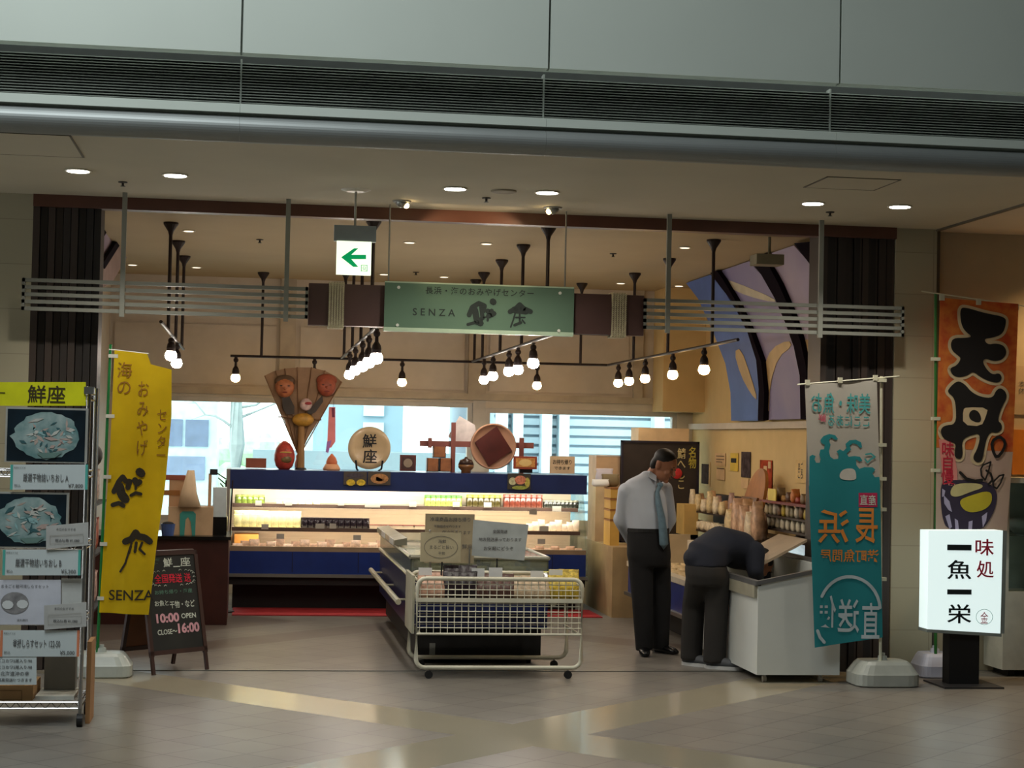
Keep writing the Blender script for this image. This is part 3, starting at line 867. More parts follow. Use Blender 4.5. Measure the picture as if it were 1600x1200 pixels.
MB().box((X0, YC + .14, 1.255), (X1, 17.85, 1.318)).build('canopy_top', M_navy, t)
MB().tube([(X0 + .1, YC + .22, 1.175), (X1 - .1, YC + .22, 1.175)], 0.014, 8).build('lamp_tube', M_tube, t)
SH1, SH2 = at(500, 789, Y=17.22).z, at(500, 826, Y=17.08).z
for z, yf in ((SH1, 17.22), (SH2, 17.08)):
    s_ = MB().box((X0 + .03, yf, z - 0.02), (X1 - .03, 17.68, z)).build('shelf', M_casewhite, t)
    MB().box((X0 + .03, yf - .012, z - 0.03), (X1 - .03, yf, z + .006)).build('price_rail', mat('brown_price_rail', (84, 66, 58), 0.4), s_)
    MB().box((X0 + .1, yf + .03, z - 0.032), (X1 - .1, yf + .05, z - 0.021)).build('lamp_strip', mat('shelf_lamp_strip', (255, 240, 215), 0.5, emit=3, var=0), s_)
M_side = mat('case_grey_side', (128, 122, 115), 0.4)
MB().prism([(X0 - .03, YC, .30), (X0 - .03, 17.85, .24), (X0 - .03, 17.85, 1.32), (X0 - .03, YC + .02, 1.32)], (.035, 0, 0)).build('side_panel', M_side, t)
MB().prism([(X1, YC, .30), (X1, 17.85, .24), (X1, 17.85, 1.32), (X1, YC + .35, 1.32), (X1, YC + .30, 1.15), (X1, YC + .05, .62)], (.02, 0, 0)).build('side_panel', M_glass, t)
for i in range(5): MB().box((X0 + .6 + i * .62, YC - .002, .36), (X0 + .606 + i * .62, YC, .55)).build('panel_joint', M_black, t)
area('case_canopy_lamp', (1.49, 17.15, 1.12), (math.radians(45), 0, 0), 3.3, 0.08, 13, (1, 0.93, 0.78))
area('case_shelf_lamp', (1.49, 17.30, SH1 - .035), (math.radians(30), 0, 0), 3.3, 0.05, 3.2, (1, 0.88, 0.74))
area('case_shelf_lamp', (1.49, 17.16, SH2 - .035), (math.radians(30), 0, 0), 3.3, 0.05, 2.6, (1, 0.86, 0.72))


def px_on(px, Y, z): return (at(px, 800, Y=Y).x, Y, z)


def row(kind, x0, x1, n, Y, z, **k):
    for i in range(n):
        px = x0 + (x1 - x0) * (i + .5) / n
        kind(px_on(px, Y, z), i, **k)


W1 = (x_ := 0)
def jar_k(r, h, col, lid, label, group):
    m1 = mat('jar_' + group, col, 0.2, var=.25, scale=40); m2 = mat('lid_' + group, lid, .4)
    return lambda c, i: jar(c, r, h, m1, m2, label, group)
row(jar_k(.036, .085, (84, 100, 36), (130, 140, 70), 'small jar with pale green lid at the left end of the top shelf', 'green jars at the left of the top shelf'), 368, 412, 5, 17.32, SH1)
row(jar_k(.036, .11, (110, 120, 60), (60, 110, 40), 'small green-lidded cup in the middle of the top shelf', 'green cups on the top shelf'), 664, 720, 7, 17.32, SH1)
row(jar_k(.036, .12, (52, 46, 20), (140, 138, 44), 'yellow-lidded jar in the yellow row of the top shelf', 'yellow-lidded jars on the top shelf'), 729, 781, 6, 17.32, SH1)
row(jar_k(.036, .13, (80, 36, 26), (150, 66, 56), 'red-lidded jar in the red row of the top shelf', 'red-lidded jars on the top shelf'), 787, 846, 7, 17.32, SH1)
row(jar_k(.034, .08, (30, 32, 28), (120, 120, 104), 'dark jar with white lid at the right end of the top shelf', 'white-lidded jars on the top shelf'), 850, 902, 8, 17.32, SH1)
row(jar_k(.034, .035, (205, 200, 160), (225, 222, 200), 'pale low cup on the left half of the top shelf', 'pale cups on the top shelf'), 430, 500, 6, 17.32, SH1)
row(jar_k(.040, .10, (28, 20, 28), (40, 28, 36), 'dark cup in the dark row of the middle shelf', 'dark cups on the middle shelf'), 472, 576, 11, 17.2, SH2)
M_py = mat('pale_yellow_pack', (232, 226, 168), .5, var=.15, scale=30)
for i in range(18):
    c = px_on(372 + (i % 9) * 11.5, 17.2 + (i // 9) * .12, SH2)
    pack('food_pack', c, .085, .05, .12 + .03 * (i // 9), M_py, 'pale yellow bag on the left of the middle shelf', 'bag', 'pale yellow bags on the middle shelf', i)
M_rt = mat('red_brown_slices', (120, 48, 38), .5, var=.2, scale=40); M_tb = mat('pale_tray', (215, 200, 180), .5)
row(lambda c, i: tray(c, .12, .12, .035, M_tb, M_rt, 'tray of red-brown slices on the middle shelf', 'red-brown trays on the middle shelf'), 578, 664, 5, 17.2, SH2)
M_pk = mat('pinkish_pack', (222, 190, 165), .45, var=.22, scale=30); M_or = mat('orange_box', (205, 150, 70), .6)
for i in range(9):
    pack('food_pack', px_on(828 + i * 9, 17.2, SH2), .07, .05, .07 + .02 * (i % 3), mat('pale_pink_pack', (226, 208, 190), .5, var=.1, scale=30), 'pale pink bag at the right end of the middle shelf', 'bag', 'pale pink bags on the middle shelf', 30 + i)
for i in range(18):
    pack('food_pack', px_on(372 + i * 13.2, 17.03 + .05 * (i % 2), .56), .10, .07, .06 + .02 * (i % 3), M_pk, 'pinkish clear bag on the bottom deck of the back case', 'bag', 'pinkish bags on the bottom deck', 60 + i)
for i in range(7):
    pack('food_pack', px_on(832 + i * 12, 17.03, .56), .09, .07, .05 + .02 * (i % 2), mat('brown_pink_pack', (190, 150, 120), .5, var=.2, scale=30), 'brownish bag at the right of the bottom deck', 'bag', 'brownish bags on the bottom deck', 90 + i)
fa_, fb_ = at(366, 845, Y=17.25), at(404, 835, Y=17.25)
put(MB().box((fa_.x, 17.25, .561), (fb_.x, 17.5, fb_.z)), 'food_box', M_or, 'orange cardboard box at the left of the bottom deck', 'box')
for k, (x, y, w) in enumerate(((404, 786, 10), (451, 786, 11), (533, 786, 10), (578, 778, 14), (582, 789, 24), (645, 788, 11), (713, 788, 11), (762, 789, 12), (870, 795, 14), (414, 823, 11), (500, 822, 14), (520, 822, 10), (438, 838, 12), (558, 840, 12), (850, 826, 14), (846, 846, 12), (833, 800, 12))):
    Y = 17.19 if y < 800 else 17.05 if y < 832 else 16.93
    o = MB().pbox(x - w / 2, y - 4, x + w / 2, y + 4, Y, .004).build('price_card', M_tagmat)
    tag(o, 'small grey price card clipped to the shelves of the back case', 'price card', 'price cards on the back case')
# pictures of dishes clipped on the canopy
def picture(x0, y0, x1, y1, Y, words, blobs, bg=(70, 60, 50), name='food_photo'):
    a = at((x0 + x1) / 2, y1, Y=Y)
    t = thing(name, words, 'photo card', (a.x, Y, a.z))
    MB().pbox(x0, y0, x1, y1, Y, .006).build('card', mat('card_%s' % (bg,), bg, .5), t)
    for bx, by, rx, ry, col in blobs:
        pts = [(bx + rx * math.cos(i * math.pi / 7), by + ry * math.sin(i * math.pi / 7)) for i in range(14)]
        MB().ppoly(pts, Y - .002).build('printed_dish', mat('dish_%s' % (col,), col, .5, var=.3, scale=40), t)
    return t
picture(537, 737, 573, 758, 16.9, 'photo card of yellow slices clipped left of centre on the canopy', [(548, 754, 7, 5, (200, 170, 40)), (564, 754, 7, 5, (205, 175, 45)), (555, 743, 14, 4, (60, 50, 60))])
picture(575, 737, 610, 758, 16.9, 'photo card of a round bowl clipped under the lettered plate', [(593, 748, 14, 8, (170, 120, 70)), (593, 748, 8, 4, (120, 80, 40))])
picture(793, 740, 829, 765, 16.9, 'photo card of a pinkish dish clipped on the canopy at right', [(813, 750, 9, 7, (210, 130, 100)), (801, 752, 6, 6, (190, 190, 150)), (812, 762, 12, 3, (150, 160, 70)), (824, 754, 4, 8, (180, 170, 80))], (60, 55, 45))

# ---- ornaments on the canopy (z = 1.318)
ZC = 1.318
def topY(px, py): return at(px, py, Z=ZC)
put(MB().pbox(384, 716, 416, 731, 17.3, .12), 'wooden_box', mat('red_brown_box', (150, 78, 52), .5), 'small red-brown box at the left end of the case top', 'box')
t = thing('round_doll', 'red egg-shaped lucky doll with a dark face band on the case top', 'doll', (at(444, 732, Y=17.3).x, 17.3, ZC))
c = WORLD[t.name]
MB().lathe((c.x, c.y, ZC), [(.05, 0), (.08, .03), (.098, .09), (.10, .14), (.085, .20), (.05, .25), (.015, .275)], 18).build('doll_body', mat('doll_red', (176, 62, 48), .45, var=.25, scale=25), t, True)
MB().ball((c.x + .01, c.y - .055, ZC + .10), .065, .05, .05).build('face', mat('doll_face', (110, 88, 45), .5, var=.3, scale=40), t, True)
MB().ball((c.x + .01, c.y - .09, ZC + .165), .06, .02, .008).build('brow', mat('doll_brow', (215, 180, 90), .5), t)
# fan-shaped rake ornament
YK = 17.3
def KP(x, y): return (400 + x * .15, 560 + y * .15)
t = thing('fan_ornament', 'fan-shaped bamboo rake ornament with two round masks on the case top', 'ornament', (at(470, 716, Y=YK).x, YK, ZC))
M_fan = mat('fan_paper', (150, 116, 84), .7, var=.15, scale=8)
fan = [KP(*q) for q in ((430, 975), (375, 850), (300, 660), (200, 430), (90, 180), (180, 135), (300, 105), (430, 95), (580, 95), (720, 130), (830, 185), (900, 250), (790, 430), (640, 670), (540, 830), (480, 970))]
MB().ppoly(fan, YK + .03, .008).build('fan_panel', M_fan, t)
mb = MB()
for a_, b_ in (((430, 985), (90, 180)), ((430, 985), (205, 130)), ((440, 985), (300, 105)), ((445, 985), (430, 92)), ((455, 985), (580, 92)), ((460, 985), (720, 125)), ((470, 985), (890, 240))):
    mb.tube([at(*KP(*a_), Y=YK + .02), at(*KP(*b_), Y=YK + .02)], .006, 6)
mb.build('bamboo_ribs', mat('bamboo', (120, 84, 50), .5), t)
MB().tube([at(*KP(230, 608), Y=YK + .01), at(*KP(680, 640), Y=YK + .01)], .008, 6).build('cross_bar', mat('bamboo', (0, 0, 0)), t)
for x, y, col, cc in ((300, 300, (176, 104, 62), (96, 72, 52)), (735, 290, (160, 78, 50), (150, 72, 48))):
    c = at(*KP(x, y), Y=YK)
    f_ = MB().ball((c.x, YK - .01, c.z), .092, .05, .10).build('mask', mat('mask_%d' % x, col, .5, var=.2, scale=30), t, True)
    MB().ball((c.x, YK + .005, c.z + .055), .10, .05, .065).build('cap', mat('cap_%d' % x, cc, .6), f_, True)
    for s_ in (-1, 1): MB().ball((c.x + s_ * .035, YK - .055, c.z + .012), .014, .008, .005, seg=8, rings=5).build('eye', M_ink, f_)
    MB().ball((c.x, YK - .062, c.z - .01), .014, .014, .016, seg=8, rings=6).build('nose', mat('mask_%d' % x, col), f_)
    MB().ball((c.x, YK - .048, c.z - .05), .03, .012, .008, seg=8, rings=5).build('mouth', mat('mask_red', (120, 30, 25), .5), f_)
MB().ppoly([KP(*q) for q in ((270, 400), (340, 380), (400, 500), (400, 580), (320, 585), (280, 530))], YK - .01, .03).build('dark_sleeve', mat('dark_sleeve', (66, 58, 50), .7), t)
MB().ppoly([KP(*q) for q in ((690, 385), (700, 450), (620, 560), (570, 585), (530, 560), (600, 480))], YK - .01, .03).build('dark_sleeve', mat('dark_sleeve', (0, 0, 0)), t)
c = at(*KP(490, 640), Y=YK)
MB().ball((c.x, YK - .02, c.z), .105, .04, .065).build('gold_bale', mat('gold_straw', (176, 128, 40), .5, var=.25, scale=20), t, True)
c = at(*KP(520, 480), Y=YK)
MB().ball((c.x, YK - .03, c.z), .06, .03, .06).build('white_bow', mat('pinkwhite', (200, 170, 160), .6, var=.3, scale=20), t, True)
MB().ball((c.x + .02, YK - .055, c.z + .01), .035, .015, .015).build('red_knot', mat('knot_red', (160, 50, 50), .6), t, True)
c = at(470, 712, Y=YK)
MB().tube([(c.x, YK, c.z + .30), (c.x, YK, ZC)], .03, 10, r1=.04).build('handle', mat('straw_handle', (150, 110, 60), .6), t)
MB().lathe((c.x, YK, ZC), [(.06, 0), (.05, .02)], 14).build('foot', M_black, t)
# ribbon hanging from the fan edge
t = thing('hanging_ribbon', 'narrow pink and purple ribbon strip hanging beside the rake ornament', 'ribbon', (at(517, 640, Y=17.25).x, 17.25, 1.5))
MB().ppoly([(514, 636), (524, 636), (524, 690), (517, 700), (511, 698)], 17.25, .004).build('ribbon', mat('pink_ribbon', (228, 130, 125), .6), t)
MB().ppoly([(518, 637), (523, 637), (523, 652), (519, 652)], 17.246, .003).build('dark_mark', mat('ribbon_red', (120, 30, 60), .6), t)
MB().ppoly([(511, 690), (518, 688), (513, 708), (509, 706)], 17.246, .004).build('ribbon_tail', mat('purple_ribbon', (165, 110, 175), .6), t)
MB().tube([at(521, 636, Y=17.25), at(522, 622, Y=17.27)], .002, 5).build('string', M_ink, t)
t = thing('small_figurine', 'small orange hooded figurine left of the lettered plate', 'figurine', (at(518, 733, Y=17.3).x, 17.3, ZC))
c = WORLD[t.name]
MB().lathe((c.x, c.y, ZC), [(.08, 0), (.085, .02), (.06, .06)], 14).build('cushion', mat('peach', (214, 156, 112), .6), t, True)
MB().lathe((c.x, c.y, ZC + .04), [(.05, 0), (.055, .04), (.04, .08), (.005, .12)], 14).build('figure_body', mat('orange_cloth', (206, 110, 66), .6), t, True)
t = thing('small_figurine', 'small pale pink figurine under the rake ornament handle', 'figurine', (at(467, 732, Y=17.45).x, 17.45, ZC))
c = WORLD[t.name]
MB().lathe((c.x, c.y, ZC), [(.04, 0), (.042, .06), (.03, .10), (.035, .13), (.005, .16)], 12).build('figure_body', mat('pale_pink', (214, 190, 190), .6), t, True)
# lettered plate
t = thing('display_plate', 'round beige plate with two brush characters on a dark stand', 'plate', (at(577, 735, Y=17.3).x, 17.3, ZC))
c = at(577, 700, Y=17.3); r = 32.5 / 2780 * 17.7
MB().lathe((c.x, 17.3, c.z), [(r * .5, .03), (r * .7, .025), (r, .0), (r, -.006), (r * .7, .012), (r * .68, .014)], 36, 'Y').build('plate_dish', mat('beige_glaze', (198, 172, 132), .2, var=.04), t, True)
mb = MB(); mb.ptext('鮮', 562, 678, 593, 700, 17.305, bold=.02); mb.ptext('座', 564, 702, 592, 724, 17.305, bold=.02); mb.build('lettering', M_ink, t)
for s_ in (-1, 1): MB().tube([(c.x + s_ * .13, 17.26, c.z - .12), (c.x + s_ * .12, 17.27, c.z - .20), (c.x + s_ * .10, 17.40, ZC)], .010, 6).build('stand_leg', M_black, t)


def framed(x0, y0, x1, y1, Y, words, frame, inner, blob):
    a = at((x0 + x1) / 2, y1, Y=Y)
    t = thing('small_framed_picture', words, 'picture', (a.x, Y, a.z))
    MB().pbox(x0, y0, x1, y1, Y, .04).build('frame', mat('frame_%s' % (frame,), frame, .5), t)
    MB().pbox(x0 + 3, y0 + 3, x1 - 3, y1 - 3, Y - .003, .003).build('picture_print', mat('inner_%s' % (inner,), inner, .5, var=.25, scale=50), t)
    xm, ym = (x0 + x1) / 2, (y0 + y1) / 2
    MB().ppoly([(xm + (x1 - x0) * .28 * math.cos(i * math.pi / 8), ym + (y1 - y0) * .28 * math.sin(i * math.pi / 8)) for i in range(16)], Y - .005).build('printed_disc', mat('blob_%s' % (blob,), blob, .5), t)
framed(625, 711, 650, 736, 17.25, 'small dark red framed picture right of the lettered plate', (92, 44, 38), (70, 40, 34), (150, 132, 110))
t = thing('wooden_cup_set', 'set of small square wooden masu cups stacked on the case top', 'wooden cups', (at(688, 737, Y=17.25).x, 17.25, ZC))
M_masu = mat('amber_wood', (150, 92, 50), .5, var=.2, scale=15)
for x0, y0, x1, y1 in ((667, 716, 686, 737), (687, 716, 706, 737), (677, 698, 697, 715)):
    a = at(x0, y1, Y=17.25); b = at(x1, y0, Y=17.25); z0 = max(a.z, ZC) if y1 > 730 else a.z
    mb = MB(); w = .008; d = .10
    mb.box((a.x, 17.25, z0), (b.x, 17.25 + w, b.z)); mb.box((a.x, 17.25 + d, z0), (b.x, 17.25 + d + w, b.z)); mb.box((a.x, 17.25, z0), (a.x + w, 17.25 + d, b.z)); mb.box((b.x - w, 17.25, z0), (b.x, 17.25 + d, b.z)); mb.box((a.x, 17.25, z0), (b.x, 17.25 + d, z0 + w))
    mb.build('masu_cup', M_masu, t)
M_rw = mat('reddish_lacquer_wood', (128, 70, 60), .5, var=.1)
t = thing('wooden_rack_ornament', 'reddish wooden crossbar ornament with three uprights on the case top', 'ornament', (at(745, 737, Y=17.4).x, 17.4, ZC))
MB().pbox(656, 690, 834, 699, 17.42, .03).build('crossbar', M_rw, t)
MB().pbox(669, 684, 675, 700, 17.39, .03).build('peg', M_rw, t)
for x0, x1, y0 in ((704, 711, 660), (811, 818, 684)):
    a = at(x0, 730, Y=17.39); b = at(x1, 730, Y=17.39); tz = at(x0, y0, Y=17.39).z
    MB().box((a.x, 17.39, ZC), (b.x, 17.42, tz)).build('upright', M_rw, t)
put(MB().ppoly([(700, 682), (718, 650), (742, 664), (746, 690), (712, 690)], 17.46, .01), 'paper_charm', mat('torn_white_paper', (215, 205, 200), .8, var=.12, scale=14), 'crumpled white paper charm pinned behind the wooden crossbar', 'paper')
t = thing('round_wooden_tray', 'large round wooden tray with a tilted dark red square', 'tray', (at(771, 736, Y=17.3).x, 17.3, ZC))
c = at(771, 697.5, Y=17.3); r = 35.5 / 2780 * 17.7
MB().lathe((c.x, 17.33, c.z), [(r * .96, .03), (r, .0), (r, -.03), (r * .93, -.035), (r * .92, -.012), (r * .4, -.012)], 40, 'Y').build('tray_disc', mat('pink_tan_wood', (176, 132, 104), .5, var=.1, scale=5), t, True)
MB().ppoly([(742, 691), (776, 666), (800, 704), (764, 729)], 17.29, .02).build('square_panel', mat('dark_red_lacquer', (74, 28, 22), .3, var=.2, scale=6), t)
t = thing('lidded_pot', 'small dark round lidded pot left of the round tray', 'pot', (at(728, 737, Y=17.22).x, 17.22, ZC))
c = WORLD[t.name]
MB().lathe((c.x, c.y, ZC), [(.05, 0), (.045, .02), (.075, .05), (.078, .08)], 16).build('pot_body', mat('dark_amber', (110, 72, 34), .35), t, True)
MB().lathe((c.x, c.y, ZC + .08), [(.078, 0), (.06, .045), (.02, .06), (.012, .075)], 16).build('lid', mat('dark_lacquer', (60, 42, 32), .3), t, True)
framed(803, 713, 839, 733, 17.15, 'orange framed food picture on a dark stand at right of the tray', (150, 62, 36), (200, 140, 70), (222, 190, 120))
put(MB().pbox(812, 733, 832, 739, 17.2, .08), 'picture_stand', M_black, 'low dark stand under the orange framed picture', 'stand')
t = thing('small_notice', 'small cream notice card with dark printed lines on the case top', 'notice', (at(878, 740, Y=17.2).x, 17.2, ZC))
MB().pbox(859, 713, 898, 740, 17.2, .01).build('card', mat('cream_card', (214, 186, 148), .7), t)
mb = MB(); mb.ptext('お持ち帰り', 864, 718, 893, 726, 17.197, bold=.03, keep=False); mb.ptext('できます', 866, 729, 891, 734, 17.197, bold=.02, keep=False); mb.build('lettering', M_ink, t)

# red mat in front of the case
put(MB().box((-0.16, 16.42, 0.0), (3.27, 17.12, 0.008)), 'red_floor_mat', mat('red_carpet', (152, 22, 28), .9, var=.08), 'long red floor mat in front of the back case', 'floor mat')

# ================================================================== RIGHT REFRIGERATED CASE
XR = 3.47
t = thing('refrigerated_display_case', 'low blue refrigerated case along the right wall behind the two people', 'display case', (3.9, 15, 0))
MB().box((XR + .2, 13.75, 0), (4.05, 16.25, .2)).build('base', M_black, t)
MB().box((XR, 13.75, .25), (XR + .1, 16.25, .50)).build('front_panel', M_blue, t)
MB().box((XR - .03, 13.72, .235), (XR + .03, 16.28, .265)).build('bumper_rail', M_steel, t)
MB().box((XR - .01, 13.72, .50), (XR + .09, 16.28, .545)).build('top_rail', mat('pale_rail', (205, 195, 175), .3), t)
MB().box((XR + .09, 13.75, .2), (4.05, 16.25, .42)).build('tub', M_casewhite, t)
MB().box((XR + .0, 16.22, .5), (4.05, 16.28, .80)).build('end_panel', mat('beige_end_panel', (190, 172, 140), .5), t)
MB().box((4.02, 13.75, .42), (4.08, 16.25, .75)).build('back_panel', M_casewhite, t)
M_bg = mat('beige_pack', (206, 184, 142), .5, var=.2, scale=30)
for i in range(24):
    pack('food_pack', (XR + .19 + .155 * (i % 3), 13.95 + (i // 3) * .29, .42), .14, .16, .13, M_bg, 'beige clear food bag lying in the low right-hand case', 'bag', 'beige bags in the low right-hand case', 120 + i)

# ================================================================== RIGHT WALL SHELVING
M_shelfdark = mat('dark_shelf', (42, 26, 22), .5)
XS = 4.28
def zx(px, py, X=XS): return at(px, py, X=X).z
# near unit
t = thing('wall_shelf_unit', 'near dark wall shelf with rows of white packets beside the teal banner', 'shelf unit', (4.45, 14.2, 0))
za, zb, zc = zx(1225, 808), zx(1225, 829), zx(1225, 845)
ztop = zx(1225, 785)
ya, yb = at(1187, 810, X=XS).y, at(1268, 810, X=XS).y
MB().box((4.6, yb, .76), (4.665, ya, ztop)).build('back_panel', M_shelfdark, t)
for z in (za, zb): MB().box((XS, yb, z - .015), (4.6, ya, z)).build('shelf', M_shelfdark, t)
MB().box((XS - .01, yb, ztop - .02), (4.62, ya, ztop)).build('top_board', mat('dark_red_edge', (112, 34, 30), .5), t)
MB().box((XS, yb, .0), (4.6, ya, zc)).build('plinth', M_shelfdark, t)
MB().box((XS, yb - .03, .0), (4.62, yb, ztop)).build('side_panel', mat('tan_side', (170, 130, 75), .6), t)
MB().prism([(XS - .06, yb, zc - .09), (XS - .02, yb, zc), (XS + .0, yb, zc), (XS + .0, yb, zc - .10)], (0, ya - yb, 0)).build('metal_front_rail', mat('bright_foil', (190, 195, 205), .2, .9), t)
M_wp = mat('white_packet', (216, 206, 180), .5, var=.1, scale=30)
for i in range(9):
    pack('food_packet', (XS + .06, ya - .1 - i * (ya - yb - .15) / 9, zb), .06, .09, .10, M_wp, 'white packet standing on the lower near wall shelf', 'packet', 'white packets on the lower near shelf', 160 + i)
M_mx = [mat('mixed_pack_%d' % i, c, .5, var=.2, scale=30) for i, c in enumerate(((190, 175, 140), (150, 140, 110), (205, 195, 175), (120, 90, 60), (190, 165, 60)))]
for i in range(11):
    pack('food_packet', (XS + .06, ya - .06 - i * (ya - yb - .1) / 11, za), .06, .09, .08 + .02 * (i % 3), M_mx[i % 5], 'mixed coloured packet on the upper near wall shelf', 'packet', 'mixed packets on the upper near shelf', 180 + i)
cols = ((196, 120, 60), (150, 50, 40), (120, 100, 70), (170, 130, 70), (90, 60, 40))
for i in range(10):
    pack('food_packet', (XS + .08, ya - .08 - i * (ya - yb - .1) / 10, ztop), .07, .10, .05 + .03 * (i % 3), mat('top_pack_%d' % (i % 5), cols[i % 5], .5, var=.2, scale=30), 'brown or red packet lying along the top of the near wall shelf', 'packet', 'packets on top of the near shelf', 200 + i)
put(xbox(MB(), 1200, 764, 1212, 782, XS - .0, .01), 'price_notice', mat('yellow_white_card', (216, 196, 90), .6), 'yellow and white price card on top of the near wall shelf', 'card')
# far unit
t = thing('wall_shelf_unit', 'far dark wall shelf with fanned bags behind the man in the white shirt', 'shelf unit', (4.45, 17, 0))
fa, fb = at(1066, 800, X=XS).y, at(1135, 800, X=XS).y
z1, z2 = zx(1098, 800), zx(1098, 829)
MB().box((4.6, fb, .5), (4.665, fa, zx(1098, 775))).build('back_panel', M_shelfdark, t)
for z in (z1, z2): MB().box((XS, fb, z - .015), (4.6, fa, z)).build('shelf', M_shelfdark, t)
MB().box((XS, fb, 0), (4.6, fa, z2 - .10)).build('plinth', M_shelfdark, t)
xb = xbox(MB(), 1056, 787, 1069, 834, XS - .12, .14); xb.build('end_box', mat('pale_tan_box', (206, 172, 104), .6), t)
M_fb = [mat('fan_bag_%d' % i, c, .45, var=.2, scale=30) for i, c in enumerate(((208, 186, 140), (190, 150, 110), (216, 200, 170), (170, 140, 130)))]
for i in range(14):
    y = fa - .1 - i * (fa - fb - .1) / 14
    pack('fanned_bag', (XS + .02 + .12 * (i % 2), y, z1), .05, .14, .12 + .04 * (i % 3), M_fb[i % 4], 'tan clear bag standing fanned on the upper far wall shelf', 'bag', 'fanned bags on the upper far shelf', 220 + i)
for i in range(7):
    pack('fanned_bag', (XS + .04, fa - .15 - i * (fa - fb - .1) / 8, z2), .08, .16, .09, M_fb[2], 'pale bag lying on the lower far wall shelf', 'bag', 'pale bags on the lower far shelf', 240 + i)
# between: tub lid and hanging bags
t = thing('middle_shelf', 'short dark table between the two wall shelves under the hanging bags', 'table', (4.45, 15.5, 0))
MB().box((4.10, ya + .05, 0), (4.6, fb - .05, .86)).build('cabinet', M_shelfdark, t)
t = thing('wooden_tub_lid', 'round amber wooden tub lid leaning against the right wall', 'tub lid', (4.4, 15.4, .86))
c = at(1176, 784, X=4.42)
r = .30
mb = MB(); mb.M = Matrix.Translation((4.42, c.y, .86 + r * .97)) @ Matrix.Rotation(math.radians(14), 4, 'Y')
mb.lathe((0, 0, 0), [(r, .0), (r, .03), (r * .94, .03), (r * .93, .02)], 30, 'X'); mb.build('lid_disc', mat('amber_lid', (158, 102, 44), .5, var=.15, scale=8), t)
mb = MB(); mb.M = Matrix.Translation((4.40, c.y, .86 + r * .97)) @ Matrix.Rotation(math.radians(14), 4, 'Y'); mb.box((-.02, -.25, -.03), (0, .25, .03)); mb.build('batten', mat('dark_amber', (0, 0, 0)), t)
M_pl = mat('clear_pinkish_film', (196, 160, 132), .25, var=.3, scale=18)
for i in range(10):
    c = at(1142 + i * 5.2, 815, X=4.16 + .07 * (i % 2))
    pack('crinkled_bag', (c.x, c.y, .86), .09, .20, .22 + .05 * (i % 3), M_pl if i % 5 > 1 else M_fb[i % 4], 'crinkled clear bag in the bunch below the wooden tub lid', 'bag', 'bunch of clear bags below the tub lid', 260 + i)
# posters on the right wall
XW = 4.664
def poster(x0, y0, x1, y1, m, words, lines=(), border=None):
    a = at((x0 + x1) / 2, y1, X=XW)
    t = thing('wall_poster', words, 'poster', (XW, a.y, a.z))
    if border: xbox(MB(), x0 - 2, y0 - 3, x1 + 2, y1 + 3, XW - .002, .004).build('backing', border, t)
    xbox(MB(), x0, y0, x1, y1, XW - .005, .004).build('sheet', m, t)
    for lx0, ly0, lx1, ly1, ml in lines: xbox(MB(), lx0, ly0, lx1, ly1, XW - .008, .003).build('print', ml, t)
M_wb = mat('warm_paper', (206, 178, 122), .8)
M_gp = mat('grey_print', (110, 90, 70), .8)
poster(1096, 725, 1107, 756, mat('dark_scroll', (64, 44, 32), .9, var=.3, scale=20, spec=.1), 'dark scroll in a pale mount right of the blackboard', (), M_wb)
poster(1117, 708, 1133, 728, mat('pale_pinkish_paper', (204, 172, 130), .8), 'pale printed sheet on the wall above a second pale sheet', ((1119, 712, 1131, 713.5, M_gp), (1119, 717, 1131, 718.5, M_gp), (1119, 721, 1128, 722.5, M_gp)))
poster(1119, 733, 1132, 750, mat('pale_pinkish_paper', (0, 0, 0)), 'second pale sheet directly under the printed sheet', ((1120, 731, 1131, 733, M_gp),))
poster(1141, 708, 1153, 736, mat('yellow_paper', (204, 176, 70), .8), 'yellow note with dark writing beside the tall dark poster', ((1142, 716, 1150, 723, M_ink),))
poster(1158, 706, 1172, 746, mat('dark_blue_poster', (70, 60, 62), .9, var=.5, scale=14, spec=.1), 'tall dark blue-grey poster in the middle of the right wall')
poster(1158, 748, 1169, 763, mat('pale_pinkish_paper', (0, 0, 0)), 'small pale sheet hanging under the tall dark poster')
poster(1187, 719, 1206, 762, mat('red_poster', (150, 62, 38), .9, spec=.1, var=.35, scale=14), 'red-brown poster with pale figures near the near wall shelf', ((1193, 728, 1198, 737, mat('pale_pinkish_paper', (0, 0, 0))), (1200, 721, 1204, 732, mat('pale_pinkish_paper', (0, 0, 0)))))
t = thing('wall_poster', 'cream sheet with four dark characters next to the teal banner', 'poster', (XW, at(1252, 755, X=XW).y, at(1252, 755, X=XW).z))
xbox(MB(), 1243, 719, 1262, 755, XW - .005, .004).build('sheet', M_wb, t)
a = at(1252, 735, X=XW)
mb = MB(); mb.M = Matrix.Translation((XW - .007, a.y, a.z)) @ Matrix.Rotation(-math.pi / 2, 4, 'Z'); mb.text('まご\nころ', -.11, -.07, .11, .07, 0, bold=.02, lead=.9); mb.build('lettering', M_ink, t)

